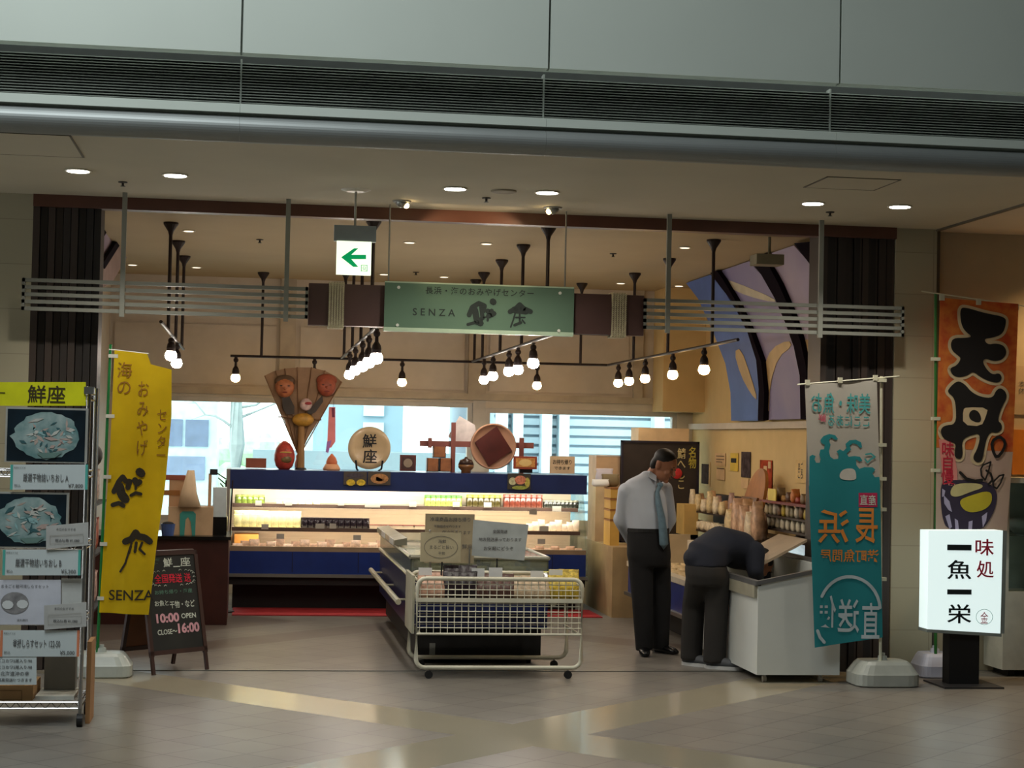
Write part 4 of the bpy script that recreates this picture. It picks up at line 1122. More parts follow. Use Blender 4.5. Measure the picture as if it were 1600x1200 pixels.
# ================================================================== BACK RIGHT CORNER
t = thing('corner_counter', 'beige corner counter carrying boxes and the blackboard', 'counter', (3.95, 17, 0))
MB().box((3.36, 16.45, 0), (4.27, 18.3, .66)).build('counter_body', mat('beige_counter', (170, 145, 105), .6), t)
M_ybox = mat('yellow_carton', (206, 164, 78), .6, var=.06)
M_ybox2 = mat('brown_carton', (150, 98, 44), .6)
zs = [at(940, y, Y=16.7).z for y in (835, 811, 795, 778, 761)]
zs[0] = .66
for i, wd in enumerate(('lowest', 'second', 'third', 'topmost')):
    a = at(924 + (1 if i % 2 else -1), 800, Y=16.7); b = at(968, 800, Y=16.7)
    t = thing('stacked_carton', '%s yellow carton of the stack left of the man' % (wd if i in (0, 3) else wd + ' lowest'), 'carton', ((a.x + b.x) / 2, 16.7, zs[i]), 'yellow cartons stacked by the back case')
    x0 = max(a.x, 3.38)
    MB().box((x0, 16.7, zs[i]), (b.x, 17.0, zs[i + 1] - .004)).build('carton_body', M_ybox, t)
    MB().box((x0 - .004, 16.695, zs[i + 1] - .02), (b.x + .004, 17.004, zs[i + 1] - .003)).build('lid', M_ybox2, t)
for i, (x, y, m_, w) in enumerate(((938, 752, M_paper, 'white crumpled bag on the yellow cartons'), (955, 745, mat('olive_bag', (118, 104, 74), .7), 'olive brown bag on the yellow cartons'), (948, 738, mat('grey_white_bag', (190, 185, 196), .6), 'grey-white bag topmost on the yellow cartons'))):
    c = at(x, 760, Y=16.85); pack('crumpled_bag', (c.x, 16.85 + .06 * i, zs[4] + (.0 if i < 2 else .0)), .17, .12, .07 + .05 * i, m_, w, 'bag', 'bags on the cartons', 300 + i)
t = thing('big_carton', 'large pale carton standing behind the yellow cartons', 'carton', (3.55, 17.4, .66))
a = at(903, 730, Y=17.4); b = at(972, 730, Y=17.4); zt = at(935, 713, Y=17.4).z
MB().box((max(a.x, 3.37), 17.4, .66), (b.x, 17.8, zt)).build('carton_body', mat('pale_carton', (196, 164, 128), .7), t)
MB().box((max(a.x, 3.37) - .0, 17.395, zt), (b.x, 17.8, zt + .01)).build('flap', mat('pale_flap', (200, 190, 180), .7), t)
t = thing('tall_cabinet', 'pale cabinet behind the blackboard carrying a beige carton', 'cabinet', (4.0, 17.9, .66))
a = at(1000, 690, Y=17.85); b = at(1076, 690, Y=17.85); zz = at(1040, 691, Y=17.85).z
MB().box((a.x, 17.85, .66), (b.x, 18.25, zz)).build('cabinet_body', mat('beige_counter', (0, 0, 0)), t)
put(MB().box((a.x - .02, 17.84, zz), (b.x, 18.2, at(1040, 669, Y=17.85).z)), 'beige_carton', mat('light_beige_carton', (216, 188, 148), .7), 'long beige carton on the cabinet above the blackboard', 'carton')
t = thing('blackboard', 'large blackboard with white and yellow brush writing in the back corner', 'blackboard', (4.0, 17.3, .66))
a = at(970, 730, Y=17.25); b = at(1092, 730, Y=17.25); zt = at(1030, 689, Y=17.25).z
MB().box((a.x, 17.25, .66), (b.x, 17.28, zt)).build('board', mat('board_black', (44, 36, 32), .6, var=.3, scale=4), t)
mb = MB(); w = .02
mb.box((a.x, 17.235, zt - w), (b.x, 17.285, zt)); mb.box((a.x, 17.235, .66), (a.x + w, 17.285, zt)); mb.box((b.x - w, 17.235, .66), (b.x, 17.285, zt)); mb.box((a.x, 17.235, .66), (b.x, 17.285, .66 + w))
mb.build('frame', mat('dark_navy_frame', (30, 24, 40), .5), t)
mb = MB(); mb.ptext('鯖\nへ\nし\nこ', 1058, 700, 1071, 764, 17.245, bold=.02, keep=False, lead=.9); mb.build('chalk_lettering', mat('cream_chalk', (196, 182, 130), .8), t)
mb = MB(); mb.ptext('名\n物', 1076, 698, 1088, 732, 17.245, bold=.02, keep=False, lead=.9); mb.build('chalk_lettering', mat('yellow_chalk', (190, 176, 70), .8), t)
MB().lathe((at(1059, 740, Y=17.2).x, 17.235, at(1059, 740, Y=17.2).z), [(.055, 0), (.05, -.012), (.02, -.02)], 16, 'Y').build('red_magnet', mat('red_plastic', (200, 52, 56), .4), t)

# ================================================================== LEFT COUNTER
t = thing('checkout_counter', 'dark red-brown wooden counter left of the back case', 'counter', (-.6, 16.5, 0))
a = at(262, 900, Y=15.6); b = at(356, 900, Y=15.6); zt = at(310, 838, Y=15.6).z
M_dc = mat('dark_red_wood', (66, 32, 28), .45, var=.15)
MB().box((-1.45, 15.6, 0), (b.x, 16.5, zt - .03)).build('counter_body', M_dc, t)
MB().box((-1.47, 15.57, zt - .03), (b.x + .02, 16.5, zt)).build('worktop', M_blackgloss, t)
t = thing('carton_with_logo', 'beige carton with a teal arch mark on the left counter', 'carton', (-.8, 16, zt))
a = at(262, 830, Y=15.8); b = at(332, 830, Y=15.8); zq = at(300, 792, Y=15.8).z
MB().box((a.x, 15.8, zt), (b.x, 16.2, zq)).build('carton_body', mat('pale_tan_carton', (196, 166, 130), .7), t)
MB().ppoly([(281, 836), (281, 803), (285, 799), (302, 799), (306, 803), (305, 836), (300, 836), (298, 815), (294, 808), (290, 812), (288, 836)], 15.795).build('teal_mark', mat('teal_print', (60, 150, 140), .6), t)
t = thing('stacked_carton', 'tan carton with brown panels behind the yellow banner edge', 'carton', (-.9, 16, zq))
b2 = at(300, 760, Y=15.85); zr = at(280, 745, Y=15.85).z
MB().box((a.x, 15.85, zq), (b2.x, 16.2, zr)).build('carton_body', mat('tan_carton', (188, 150, 112), .7), t)
MB().pbox(252, 766, 281, 774, 15.845, .004).build('brown_panel', M_ybox2, t)
MB().pbox(252, 742, 290, 750, 15.845, .004).build('brown_panel', mat('red_brown_print', (150, 80, 60), .7), t)
t = thing('tape_dispenser', 'curved beige paper sack standing on the left cartons', 'sack', (-.7, 15.8, zq))
MB().loft([((at(297, 785, Y=15.9).x, 15.78, zq), .10, .05, (1, 0, 0), (0, 1, 0)), ((at(296, 770, Y=15.9).x, 15.78, zq + .12), .07, .04, (1, 0, 0), (0, 1, 0)), ((at(299, 740, Y=15.9).x, 15.78, zr + .06), .03, .03, (1, 0, 0), (0, 1, 0))], 12).build('sack_body', mat('beige_sack', (206, 180, 146), .7), t, True)
t.name = 'paper_sack'; WORLD['paper_sack'] = WORLD.get('tape_dispenser')
t = thing('cash_register', 'white cash register with a dark display on the left counter', 'cash register', (-.4, 15.9, zt))
a = at(330, 800, Y=15.9); b = at(355, 800, Y=15.9)
MB().box((a.x, 15.9, zt), (b.x, 16.3, at(340, 808, Y=15.9).z)).build('base', M_blackgloss, t)
MB().box((a.x + .01, 15.95, at(340, 808, Y=15.9).z), (b.x - .01, 16.15, at(340, 762, Y=15.9).z)).build('register_body', mat('pale_grey_plastic', (190, 205, 210), .4), t)
MB().box((at(326, 740, Y=15.95).x, 15.93, zt), (at(331, 740, Y=15.95).x, 15.96, at(330, 740, Y=15.9).z)).build('support_pole', mat('tan_carton', (0, 0, 0)), t)
MB().pbox(328, 733, 340, 742, 15.93, .05).build('display', M_black, t)
t = thing('blue_tub', 'small blue plastic tub at the left end of the counter', 'tub', (-.9, 15.65, zt))
c = at(262, 834, Y=15.66)
MB().lathe((c.x, 15.68, zt), [(.05, 0), (.062, .10), (.055, .10), (.045, .01)], 14).build('tub_body', mat('blue_plastic', (70, 95, 150), .4), t)
MB().ball((c.x, 15.68, zt + .10), .05, .05, .02).build('contents', M_black, t)
# stand with leafy top behind the counter
t = thing('umbrella_stand', 'thin dark metal stand between counter and back case', 'stand', (-.3, 16.7, 0))
a = at(352, 800, Y=16.7)
for dx in (0, .03): MB().tube([(a.x + dx, 16.7, 0), (a.x + dx * 2, 16.7, 1.22)], .008, 6).build('pole', M_iron, t)
MB().lathe((a.x + .015, 16.7, 0), [(.09, 0), (.09, .015)], 16).build('foot', M_iron, t)
mb = MB()
for i in range(6): mb.tube([(a.x, 16.7, .98 + .05 * i), (a.x - .05 - .02 * (i % 3), 16.66, 1.04 + .05 * i)], .006, 5)
mb.build('hooks', M_iron, t)
# wire display of pink bags at the left wall
t = thing('wire_display_rack', 'dark wire rack of hanging snack bags behind the yellow banner pole', 'rack', (-1.3, 13.6, 0))
MB().box((-1.47, 13.2, 0), (-1.42, 14.2, 1.55)).build('back_frame', M_black, t)
for z in (.35, .75, 1.12): MB().box((-1.42, 13.2, z - .015), (-1.12, 14.2, z)).build('shelf', M_black, t)
for i in range(12):
    pack('snack_bag', (-1.22, 13.3 + (i % 4) * .22, (.35, .75, 1.12)[i // 4]), .12, .14, .24, mat('snack_%d' % (i % 3), ((206, 170, 160), (170, 90, 66), (214, 200, 190))[i % 3], .4, var=.3, scale=25), 'snack bag on the dark wire rack behind the yellow banner', 'bag', 'snack bags behind the yellow banner', 320 + i)
put(MB().ball((-1.2, 13.1 + .3, 1.47), .10, .12, .10), 'black_bundle', M_black, 'black rounded bundle on top of the wire rack behind the yellow banner', 'bundle', smooth=True)

# ================================================================== CENTRAL ISLAND CASE
IX0, IX1, IY0, IY1, IZ = 1.15, 2.17, 12.98, 16.1, 0.80
t = thing('island_freezer', 'long low blue island freezer with glass top behind the white cart', 'freezer', ((IX0 + IX1) / 2, 14.5, 0))
MB().box((IX0 + .06, IY0 + .03, .06), (IX1 - .04, IY1 - .05, .26)).build('base', M_black, t)
MB().pbox(671, 1005, 680, 1023, IY0 + .028, .004).build('vent_label', mat('grey_label', (120, 122, 118), .6), t)
MB().box((IX0, IY0, .26), (IX1, IY1, .64)).build('tub', mat('dark_blue_enamel', (20, 30, 78), .35), t)
mb = MB()
mb.tube([(IX0 - .08, IY0 + .02, .45), (IX0 - .08, IY1, .45)], .022, 8); mb.tube([(IX1 + .05, IY0 + .02, .45), (IX1 + .05, IY1, .45)], .022, 8)
for y in (13.2, 14.5, 15.8): mb.tube([(IX0 - .08, y, .45), (IX0 + .01, y, .45)], .01, 6); mb.tube([(IX1 + .05, y, .45), (IX1 - .01, y, .45)], .01, 6)
mb.build('bumper_rail', mat('cream_rail', (176, 172, 150), .4), t)
for x, y in ((IX0 + .12, IY0 + .1), (IX1 - .12, IY0 + .1), (IX0 + .12, IY1 - .15), (IX1 - .12, IY1 - .15)):
    MB().lathe((x, y, .03), [(.03, -.015), (.03, .015)], 12, 'X').build('caster', M_black, t)
M_igl = glass('greenish_side_glass', (.78, .84, .80), .12, .05, .30, (.36, .40, .36))
mb = MB()
mb.box((IX0, IY0, .64), (IX1, IY0 + .01, IZ - .02)); mb.box((IX0, IY0, .64), (IX0 + .01, IY1, IZ - .02)); mb.box((IX1 - .01, IY0, .64), (IX1, IY1, IZ - .02))
mb.build('side_glass', M_igl, t)
mb = MB()
for a_, b_ in (((IX0, IY0, IZ - .02), (IX1, IY0, IZ - .02)), ((IX0, IY0, IZ - .02), (IX0, IY1, IZ - .02)), ((IX1, IY0, IZ - .02), (IX1, IY1, IZ - .02)), ((IX0, IY0, .64), (IX1, IY0, .64)), ((IX0, IY0, .64), (IX0, IY1, .64)), ((IX1, IY0, .64), (IX1, IY1, .64))):
    mb.tube([a_, b_], .016, 8)
for y in (13.9, 14.9): mb.tube([(IX0, y, IZ - .02), (IX1, y, IZ - .02)], .010, 6)
mb.build('metal_frame', mat('satin_aluminium', (165, 165, 152), .35, .6), t)
MB().box((IX0 + .01, IY0 + .01, IZ - .025), (IX1 - .01, 14.9, IZ - .015)).build('glass_lid', M_igl, t)
MB().box((IX0 + .01, 14.92, IZ - .018), (IX1 - .01, IY1, IZ - .008)).build('glass_lid', M_igl, t)
MB().box((IX0 + .03, IY0 + .03, .60), (IX1 - .03, IY1 - .03, .62)).build('inner_tray', mat('grey_liner', (150, 150, 140), .5), t)
MB().prism([(IX0 - .04, 14.0, .80), (IX0 + .06, 14.0, .80), (IX0 + .06, 14.0, .86), (IX0 - .04, 14.0, .84)], (0, 2.0, 0)).build('price_rail', mat('satin_aluminium', (0, 0, 0)), t)
for y in (14.1, 15.0): MB().box((IX0 - .047, y, .80), (IX0 - .04, y + .35, .845)).build('price_strip', M_paper, t)
for i in range(12):
    pack('frozen_pack', (IX0 + .2 + .3 * (i % 3), 13.25 + (i // 3) * .6, .62), .2, .16, .08, M_bg, 'frosted bag lying inside the central island freezer', 'bag', 'bags inside the island freezer', 340 + i)

# ================================================================== WHITE WIRE CART
CY0, CY1 = 12.22, 12.80
M_wire = mat('white_wire', (212, 208, 188), .4)
cx0, cx1 = 1.135, 2.285
zt, zb = .685, .075
t = thing('wire_cart', 'white wire display cart on casters at the shop entrance', 'cart', (1.7, 12.5, 0))


def rrect(x0, x1, z0, z1, y, r):
    pts = []
    for cx, cz, s_ in ((x1 - r, z1 - r, 0), (x0 + r, z1 - r, 1), (x0 + r, z0 + r, 2), (x1 - r, z0 + r, 3)):
        for i in range(5):
            a = (s_ + i / 4) * math.pi / 2; pts.append((cx + r * math.cos(a), y, cz + r * math.sin(a)))
    return pts
for y in (CY0, CY1): MB().tube(rrect(cx0, cx1, zb, zt, y, .06), .015, 8, closed=True).build('hoop_frame', M_wire, t, True)
mb = MB()
for x in (cx0 + .02, cx1 - .02):
    for z in (.31, zt - .03): mb.tube([(x, CY0, z), (x, CY1, z)], .010, 6)
mb.build('side_rails', M_wire, t)
mb = MB(); n = 24
for i in range(n): x = cx0 + .02 + (cx1 - cx0 - .04) * i / (n - 1); mb.tube([(x, CY0, .31), (x, CY0, zt)], .0028, 4)
for z in [.31 + i * .0375 for i in range(10)]: mb.tube([(cx0, CY0, z), (cx1, CY0, z)], .0035, 4)
mb.build('front_grid', M_wire, t)
mb = MB()
for i in range(12): x = cx0 + .02 + (cx1 - cx0 - .04) * i / 11; mb.tube([(x, CY1, .31), (x, CY1, zt)], .0028, 4)
for z in [.31 + i * .075 for i in range(5)]: mb.tube([(cx0, CY1, z), (cx1, CY1, z)], .003, 4)
mb.build('rear_grid', M_wire, t)
MB().box((cx0 - .01, CY0 - .012, .525), (cx1 + .0, CY0 + .004, .552)).build('front_lip', M_wire, t)
MB().tube([(cx0, CY0, .305), (cx1, CY0, .305)], .009, 6).build('lower_bar', M_wire, t)
MB().box((cx0, CY0, .52), (cx1, CY1, .535)).build('shelf', mat('cream_shelf', (190, 184, 160), .5), t)
MB().box((cx0 - .03, CY0 + .05, .30), (cx0 - .012, CY1 + .02, .70)).build('end_panel', mat('cream_panel', (178, 174, 152), .5), t)
for x, y in ((cx0 + .09, CY0), (cx1 - .09, CY0), (cx0 + .09, CY1), (cx1 - .09, CY1)):
    cs = MB().tube([(x, y, zb), (x, y, .05)], .008, 6).build('caster', M_steel, t)
    MB().lathe((x, y, .028), [(.028, -.012), (.028, .012)], 14, 'Y').build('wheel', M_black, cs)


def goods(x0, x1, n, m, h, w, label, group, seed, y=(.12, .34)):
    k = 0
    for j, dy in enumerate(y):
        for i in range(n):
            px = x0 + (x1 - x0) * (i + .5) / n; c = at(px, 930, Y=CY0 + dy)
            pack('food_bag', (c.x, CY0 + dy, .535), w, .15, h * (1 + .15 * j), m, label, 'bag', group, seed + k); k += 1
goods(655, 692, 3, mat('salmon_pack', (190, 150, 128), .4, var=.3, scale=30), .15, .085, 'pinkish bag at the left end of the white wire cart', 'pinkish bags on the cart', 400)
goods(694, 742, 4, mat('dark_purple_pack', (30, 16, 28), .4, var=.6, scale=40), .19, .08, 'dark purple net bag in the left half of the white cart', 'dark purple bags on the cart', 410)
goods(744, 800, 4, mat('brown_pack', (84, 56, 50), .4, var=.5, scale=40), .14, .09, 'brownish bag in the middle of the white wire cart', 'brown bags on the cart', 420)
goods(802, 856, 4, mat('beige_food_pack', (188, 166, 138), .4, var=.3, scale=40), .13, .09, 'beige bag right of the middle of the white cart', 'beige bags on the cart', 430)
goods(858, 902, 3, mat('yellow_net', (196, 170, 60), .5, var=.4, scale=40), .17, .085, 'yellow net bag at the right end of the white wire cart', 'yellow bags on the cart', 440)
for x0, y0, x1, y1, w in ((654, 887, 675, 899, 'leftmost small white price card standing in the wire cart'), (737, 888, 757, 901, 'white price card left of the centre sign stem in the cart'), (764, 887, 785, 901, 'tilted white price card right of the centre in the cart'),
                          (829, 892, 849, 904, 'white price card left of the small tin in the wire cart'), (858, 890, 879, 905, 'rightmost white price card in the wire cart')):
    p = at((x0 + x1) / 2, y1, Y=CY0 + .2)
    t2 = thing('price_card', w, 'price card', (p.x, p.y, p.z))
    MB().pbox(x0, y0, x1, y1, CY0 + .2, .004).build('card', M_paper, t2)
    MB().tube([(p.x, p.y + .006, p.z + .02), (p.x, p.y + .006, .54)], .003, 5).build('card_stick', M_steel, t2)
t2 = thing('sign_board', 'tall beige printed board standing behind the round-ring card', 'sign', (at(700, 880, Y=CY1 + .06).x, CY1 + .06, .8))
Y = CY1 + .016
MB().pbox(664, 803, 741, 880, Y, .01).build('board', mat('taupe_board', (160, 148, 122), .7), t2)
mb = MB()
mb.ptext('冷凍商品お持ち帰り', 672, 807, 735, 816, Y - .003, bold=.01); mb.ptext('干物詰合せ承ります', 678, 819, 720, 826, Y - .003, bold=.02); mb.ptext('保冷袋あります', 690, 829, 736, 835, Y - .003)
mb.ptext('鮮座', 722, 850, 738, 858, Y - .003); mb.build('lettering', M_greyink, t2)
for x in (672, 733):
    p = at(x, 878, Y=Y); MB().tube([(p.x, CY1 + .006, p.z + .1), (p.x, CY1, .68)], .006, 6).build('stem', M_steel, t2)
t2 = thing('sign_board', 'small cream board with a thin printed ring on a dark stem', 'sign', (at(690, 878, Y=CY0 + .3).x, CY0 + .3, .72))
Y = CY0 + .3
MB().pbox(657, 832, 720, 878, Y, .01).build('board', mat('cream_board', (186, 176, 146), .7), t2)
mb = MB(); mb.stroke([(689 + 26 * math.cos(i * math.pi / 16), 855 + 17 * math.sin(i * math.pi / 16)) for i in range(32)], .003, Y - .003, closed=True)
mb.ptext('海鮮', 682, 843, 700, 849, Y - .003); mb.ptext('まるごと旨い', 668, 852, 712, 858, Y - .003); mb.ptext('干物', 680, 862, 700, 867, Y - .003); mb.build('ring_print', M_greyink, t2)
p = at(691, 878, Y=Y); MB().tube([(p.x, Y + .012, p.z), (p.x - .01, Y + .012, .536)], .006, 6).build('stem', M_black, t2)
for x in (672, 713):
    p = at(x, 829, Y=Y); MB().ball((p.x, Y - .002, p.z), .009).build('clip', M_chrome, t2)
t2 = thing('sign_board', 'blue-white framed notice leaning right of the beige board on the cart', 'sign', (at(780, 875, Y=CY0 + .35).x, CY0 + .35, .74))
Y = CY0 + .35
pts = [(740, 812), (826, 820), (819, 876), (737, 868)]
MB().ppoly(pts, Y, .01).build('board', mat('blue_white_board', (178, 186, 188), .5), t2)
mb = MB(); mb.ptext('全国発送', 770, 827, 793, 834, Y - .003, bold=.02); mb.ptext('地方発送承っております', 748, 839, 815, 847, Y - .003, bold=.01); mb.ptext('お気軽にどうぞ', 756, 853, 802, 861, Y - .003, bold=.01); mb.build('lettering', M_greyink, t2)
p = at(777, 873, Y=Y); MB().tube([(p.x, Y + .012, p.z), (p.x, Y + .012, .536)], .006, 6).build('stem', M_black, t2)
t2 = thing('small_tin', 'small shiny tin standing between two price cards on the cart', 'tin', tuple(at(853, 905, Y=CY0 + .25)))
p = at(853, 905, Y=CY0 + .25); MB().lathe((p.x, p.y, .535), [(.018, 0), (.018, max(.03, p.z - .535 + .05))], 14).build('tin_body', M_chrome, t2, True)
MB().lathe((p.x, p.y, .535 + max(.03, p.z - .535 + .05)), [(.019, 0), (.017, .006)], 14).build('lid', mat('yellow_lid', (215, 210, 120), .4), t2)

# ================================================================== WHITE CHEST FREEZER AT RIGHT
FX0, FX1, FY0, FY1 = 3.49, 4.085, 12.02, 13.55
z0, z1, z2 = .055, .675, .80
t = thing('chest_freezer', 'white slanted-top chest freezer behind the teal banner', 'freezer', ((FX0 + FX1) / 2, 12.8, 0))
M_fw = mat('freezer_white', (206, 210, 206), .35, var=.02)
prof = [(FX0, z0), (FX1, z0), (FX1, z2), (FX0, z1)]
mb = MB(); mb.prism([(x, FY0, z) for x, z in prof], (0, .05, 0)); mb.prism([(x, FY1 - .05, z) for x, z in prof], (0, .05, 0))
mb.box((FX0, FY0 + .05, z0), (FX0 + .05, FY1 - .05, z1)); mb.box((FX1 - .05, FY0 + .05, z0), (FX1, FY1 - .05, z2)); mb.box((FX0 + .05, FY0 + .05, z0), (FX1 - .05, FY1 - .05, .30))
mb.build('cabinet', M_fw, t)
sl = (z2 - z1) / (FX1 - FX0)
mb = MB()
for y in (FY0 - .01, FY1 - .03): mb.prism([(FX0 - .015, y, z1), (FX1, y, z2), (FX1, y, z2 + .028), (FX0 - .015, y, z1 + .028)], (0, .04, 0))
mb.box((FX0 - .02, FY0, z1 - .005), (FX0 + .02, FY1, z1 + .03)); mb.box((FX1 - .03, FY0, z2), (FX1, FY1, z2 + .03))
mb.build('rim', mat('grey_rim', (112, 112, 112), .35, .4), t)
MB().box((FX0 - .022, FY0 + .02, z1 - .09), (FX0, FY1 - .02, z1 - .005)).build('handle_strip', mat('beige_strip', (150, 146, 128), .5), t)
# sliding lid pushed up at the back and leaning
MB().prism([(FX0 + .16, FY0 + .72, z1 + .045), (FX1 - .02, FY0 + .72, z2 + .14), (FX1 - .02, FY0 + .72, z2 + .16), (FX0 + .16, FY0 + .72, z1 + .065)], (0, .72, 0)).build('sliding_lid', mat('taupe_lid', (158, 140, 118), .35), t)
for i in range(9): pass
for x, y in ((FX0 + .07, FY0 + .06), (FX1 - .12, FY0 + .06), (FX0 + .07, FY1 - .08), (FX1 - .12, FY1 - .08)):
    cs = MB().tube([(x, y, z0), (x, y, .03)], .012, 6).build('caster', M_steel, t)
    MB().lathe((x, y, .022), [(.022, -.012), (.022, .012)], 12, 'X').build('wheel', M_tagmat, cs)
for i in range(12):
    pack('frozen_pack', (FX0 + .145 + .15 * (i % 3), FY0 + .2 + (i // 3) * .32, .305), .13, .2, .20, M_mx[i % 3], 'bag inside the white chest freezer', 'bag', 'bags inside the white freezer', 360 + i)


# ================================================================== CLOTH BANNERS
def cloth(name, rgb, thin=0.35, rough=.8, rgb2=None, scale=5):
    M = mat(name, rgb, rough, rgb2=rgb2, var=.04, scale=scale)
    nt = M.node_tree
    if 'clothmix' not in nt.nodes:
        b = nt.nodes['Principled BSDF']; out = nt.nodes['Material Output']; tr = nt.nodes.new('ShaderNodeBsdfTranslucent'); mx = nt.nodes.new('ShaderNodeMixShader'); mx.name = 'clothmix'
        mx.inputs[0].default_value = thin
        nt.links.new(nt.nodes['Color Ramp'].outputs[0], tr.inputs[0]); nt.links.new(b.outputs[0], mx.inputs[1]); nt.links.new(tr.outputs[0], mx.inputs[2]); nt.links.new(mx.outputs[0], out.inputs[0])
    return M


def interp(pts, y):
    for (xa, ya), (xb, yb) in zip(pts[:-1], pts[1:]):
        if y <= yb: return xa + (xb - xa) * (y - ya) / max(1e-6, yb - ya)
    return pts[-1][0]


def flag_mesh(left, right, Y, ripple, nu=26, nv=50):
    """cloth between two edge curves given as photo points, top to bottom"""
    mb = MB(); vs = []
    for j in range(nv + 1):
        v = j / nv
        yl = left[0][1] + (left[-1][1] - left[0][1]) * v; yr = right[0][1] + (right[-1][1] - right[0][1]) * v
        xl, xr = interp(left, yl), interp(right, yr)
        for i in range(nu + 1):
            u = i / nu; p = at(xl + (xr - xl) * u, yl + (yr - yl) * u, Y=Y); p.y += ripple(p); vs.append(p)
    fs = [(j * (nu + 1) + i, j * (nu + 1) + i + 1, (j + 1) * (nu + 1) + i + 1, (j + 1) * (nu + 1) + i) for j in range(nv) for i in range(nu)]
    n = len(vs); vs2 = [p + Vector((0, .0018, 0)) for p in vs]
    fs2 = [tuple(reversed([k + n for k in f])) for f in fs]
    return mb.add(vs + vs2, fs + fs2)


def tank(cx, cy, w, d, h, t, m, name='water_tank'):
    rings = []; n = 24; mb = MB(); vs = []; fs = []
    for z, s_ in ((0, .93), (.06 * h, 1), (.5 * h, 1), (.55 * h, .97), (.88 * h, .80), (h, .70)):
        for i in range(n):
            a = 2 * math.pi * i / n; x = math.copysign(abs(math.cos(a)) ** .45, math.cos(a)); y = math.copysign(abs(math.sin(a)) ** .45, math.sin(a))
            vs.append((cx + x * w / 2 * s_, cy + y * d / 2 * s_, z))
    for j in range(5):
        for i in range(n): fs.append((j * n + i, j * n + (i + 1) % n, (j + 1) * n + (i + 1) % n, (j + 1) * n + i))
    fs += [tuple(range(n)), tuple(range(5 * n, 6 * n))]
    mb.add(vs, fs)
    o = mb.build(name, m, t)
    MB().lathe((cx, cy, h), [(.035, 0), (.03, .03), (.018, .03), (.018, .05)], 14).build('pole_socket', m, o)
    return o


# yellow banner ---------------------------------------------------------
YF = 12.3
rp = lambda p: .012 * math.sin(p.x * 26 + p.z * 1.5) * min(1, max(0, (2.3 - p.z)))
M_yel = cloth('yellow_banner_cloth', (232, 205, 18), .45, rgb2=(222, 194, 10))
bx = at(150, 1045, Y=12.25)
t = thing('yellow_banner', 'tall yellow vertical banner with brush characters on a green pole at left', 'banner', (bx.x, 12.3, 0))
tank(-.985, 12.33, .42, .30, .16, t, mat('grey_tank_plastic', (170, 176, 170), .35))
pt = at(173, 538, Y=YF + .015)
MB().tube([(bx.x + .0, YF + .015, .12), (pt.x, YF + .015, pt.z)], .010, 8).build('pole', mat('green_pole', (20, 110, 50), .4), t)
MB().tube([at(170, 546, Y=YF + .01), at(232, 553, Y=YF + .01)], .006, 6).build('cross_rod', M_white, t)
fl = flag_mesh([(179, 547), (172, 700), (163, 830), (155, 957)], [(230, 553), (238, 575), (268, 577), (268, 650), (258, 760), (245, 850), (232, 961)], YF, rp).build('cloth', M_yel, t, True, fix=False)
mb = MB()
for y in (556, 650, 745, 850, 935): 
    a = at(interp([(173, 540), (150, 1045)], y) - 3, y, Y=YF); b = at(interp([(179, 547), (155, 957)], y) + 6, y, Y=YF); MB().box((a.x, YF - .004, a.z - .012), (b.x, YF + .028, a.z + .012)).build('loop', M_white, fl)
defm = lambda p: Vector((p.x, p.y + rp(p) - .006, p.z))
M_bri = mat('brown_ink', (140, 96, 20), .8)
mb = MB(defm); mb.ptext('海\nの', 183, 566, 206, 616, YF, keep=False); mb.ptext('お\nみ\nや\nげ', 214, 596, 232, 712, YF, keep=False, lead=1.1); mb.ptext('セ\nン\nタ\nー', 245, 640, 260, 712, YF, keep=False, lead=1.0); mb.build('small_lettering', M_bri, fl)
M_bink = mat('banner_black_ink', (40, 32, 16), .8)
mb = MB(defm)
for pts, w in ((((178, 768), (186, 752), (192, 745), (197, 752), (203, 752), (200, 762)), .035), (((187, 760), (190, 772), (196, 780)), .06), (((176, 789), (186, 786), (193, 790)), .03), (((218, 737), (221, 740)), .055), (((211, 750), (214, 756), (218, 753)), .04), (((213, 748), (212, 764)), .016), (((205, 774), (212, 770), (220, 772)), .022),
               (((196, 846), (206, 842), (212, 832), (216, 838), (226, 840), (234, 846)), .045), (((206, 848), (196, 880), (188, 893)), .014), (((213, 848), (211, 862)), .02), (((222, 848), (218, 858), (226, 866)), .016), (((205, 854), (202, 864)), .014)):
    mb.stroke(pts, w, YF)
mb.build('brush_lettering', M_bink, fl)
mb = MB(defm); mb.ptext('SENZA', 170, 921, 240, 939, YF, bold=.01); mb.build('small_lettering', M_bink, fl)

# teal banner -----------------------------------------------------------
YT = 11.9
rp2 = lambda p: .006 * math.sin(p.x * 14 + .8) + .004 * math.sin(p.z * 4)
t = thing('teal_banner', 'teal and white wave banner on a white pole before the white freezer', 'banner', (4.36, YT, 0))
tank(4.37, 11.95, .46, .36, .17, t, mat('pale_tank_plastic', (165, 168, 160), .35))
MB().tube([(4.345, YT + .02, .12), tuple(at(1377, 588, Y=YT + .02))], .011, 8).build('pole', mat('ivory_pole', (206, 204, 180), .4), t)
MB().tube([at(1246, 601, Y=YT + .005), at(1405, 588, Y=YT + .005)], .006, 6).build('cross_rod', mat('ivory_pole', (0, 0, 0)), t)
fl = flag_mesh([(1258, 601), (1265, 800), (1273, 1012)], [(1370, 594), (1373, 700), (1379, 996)], YT, rp2).build('cloth', cloth('white_banner_cloth', (205, 200, 190), .3), t, True, fix=False)
d2 = lambda p: Vector((p.x, p.y + rp2(p) - .004, p.z))
d3 = lambda p: Vector((p.x, p.y + rp2(p) - .006, p.z))
def B(x, y): return (1230 + x / 4, 570 + y / 4)
M_teal = cloth('teal_print_cloth', (42, 150, 158), .25)
mb = MB(d2)
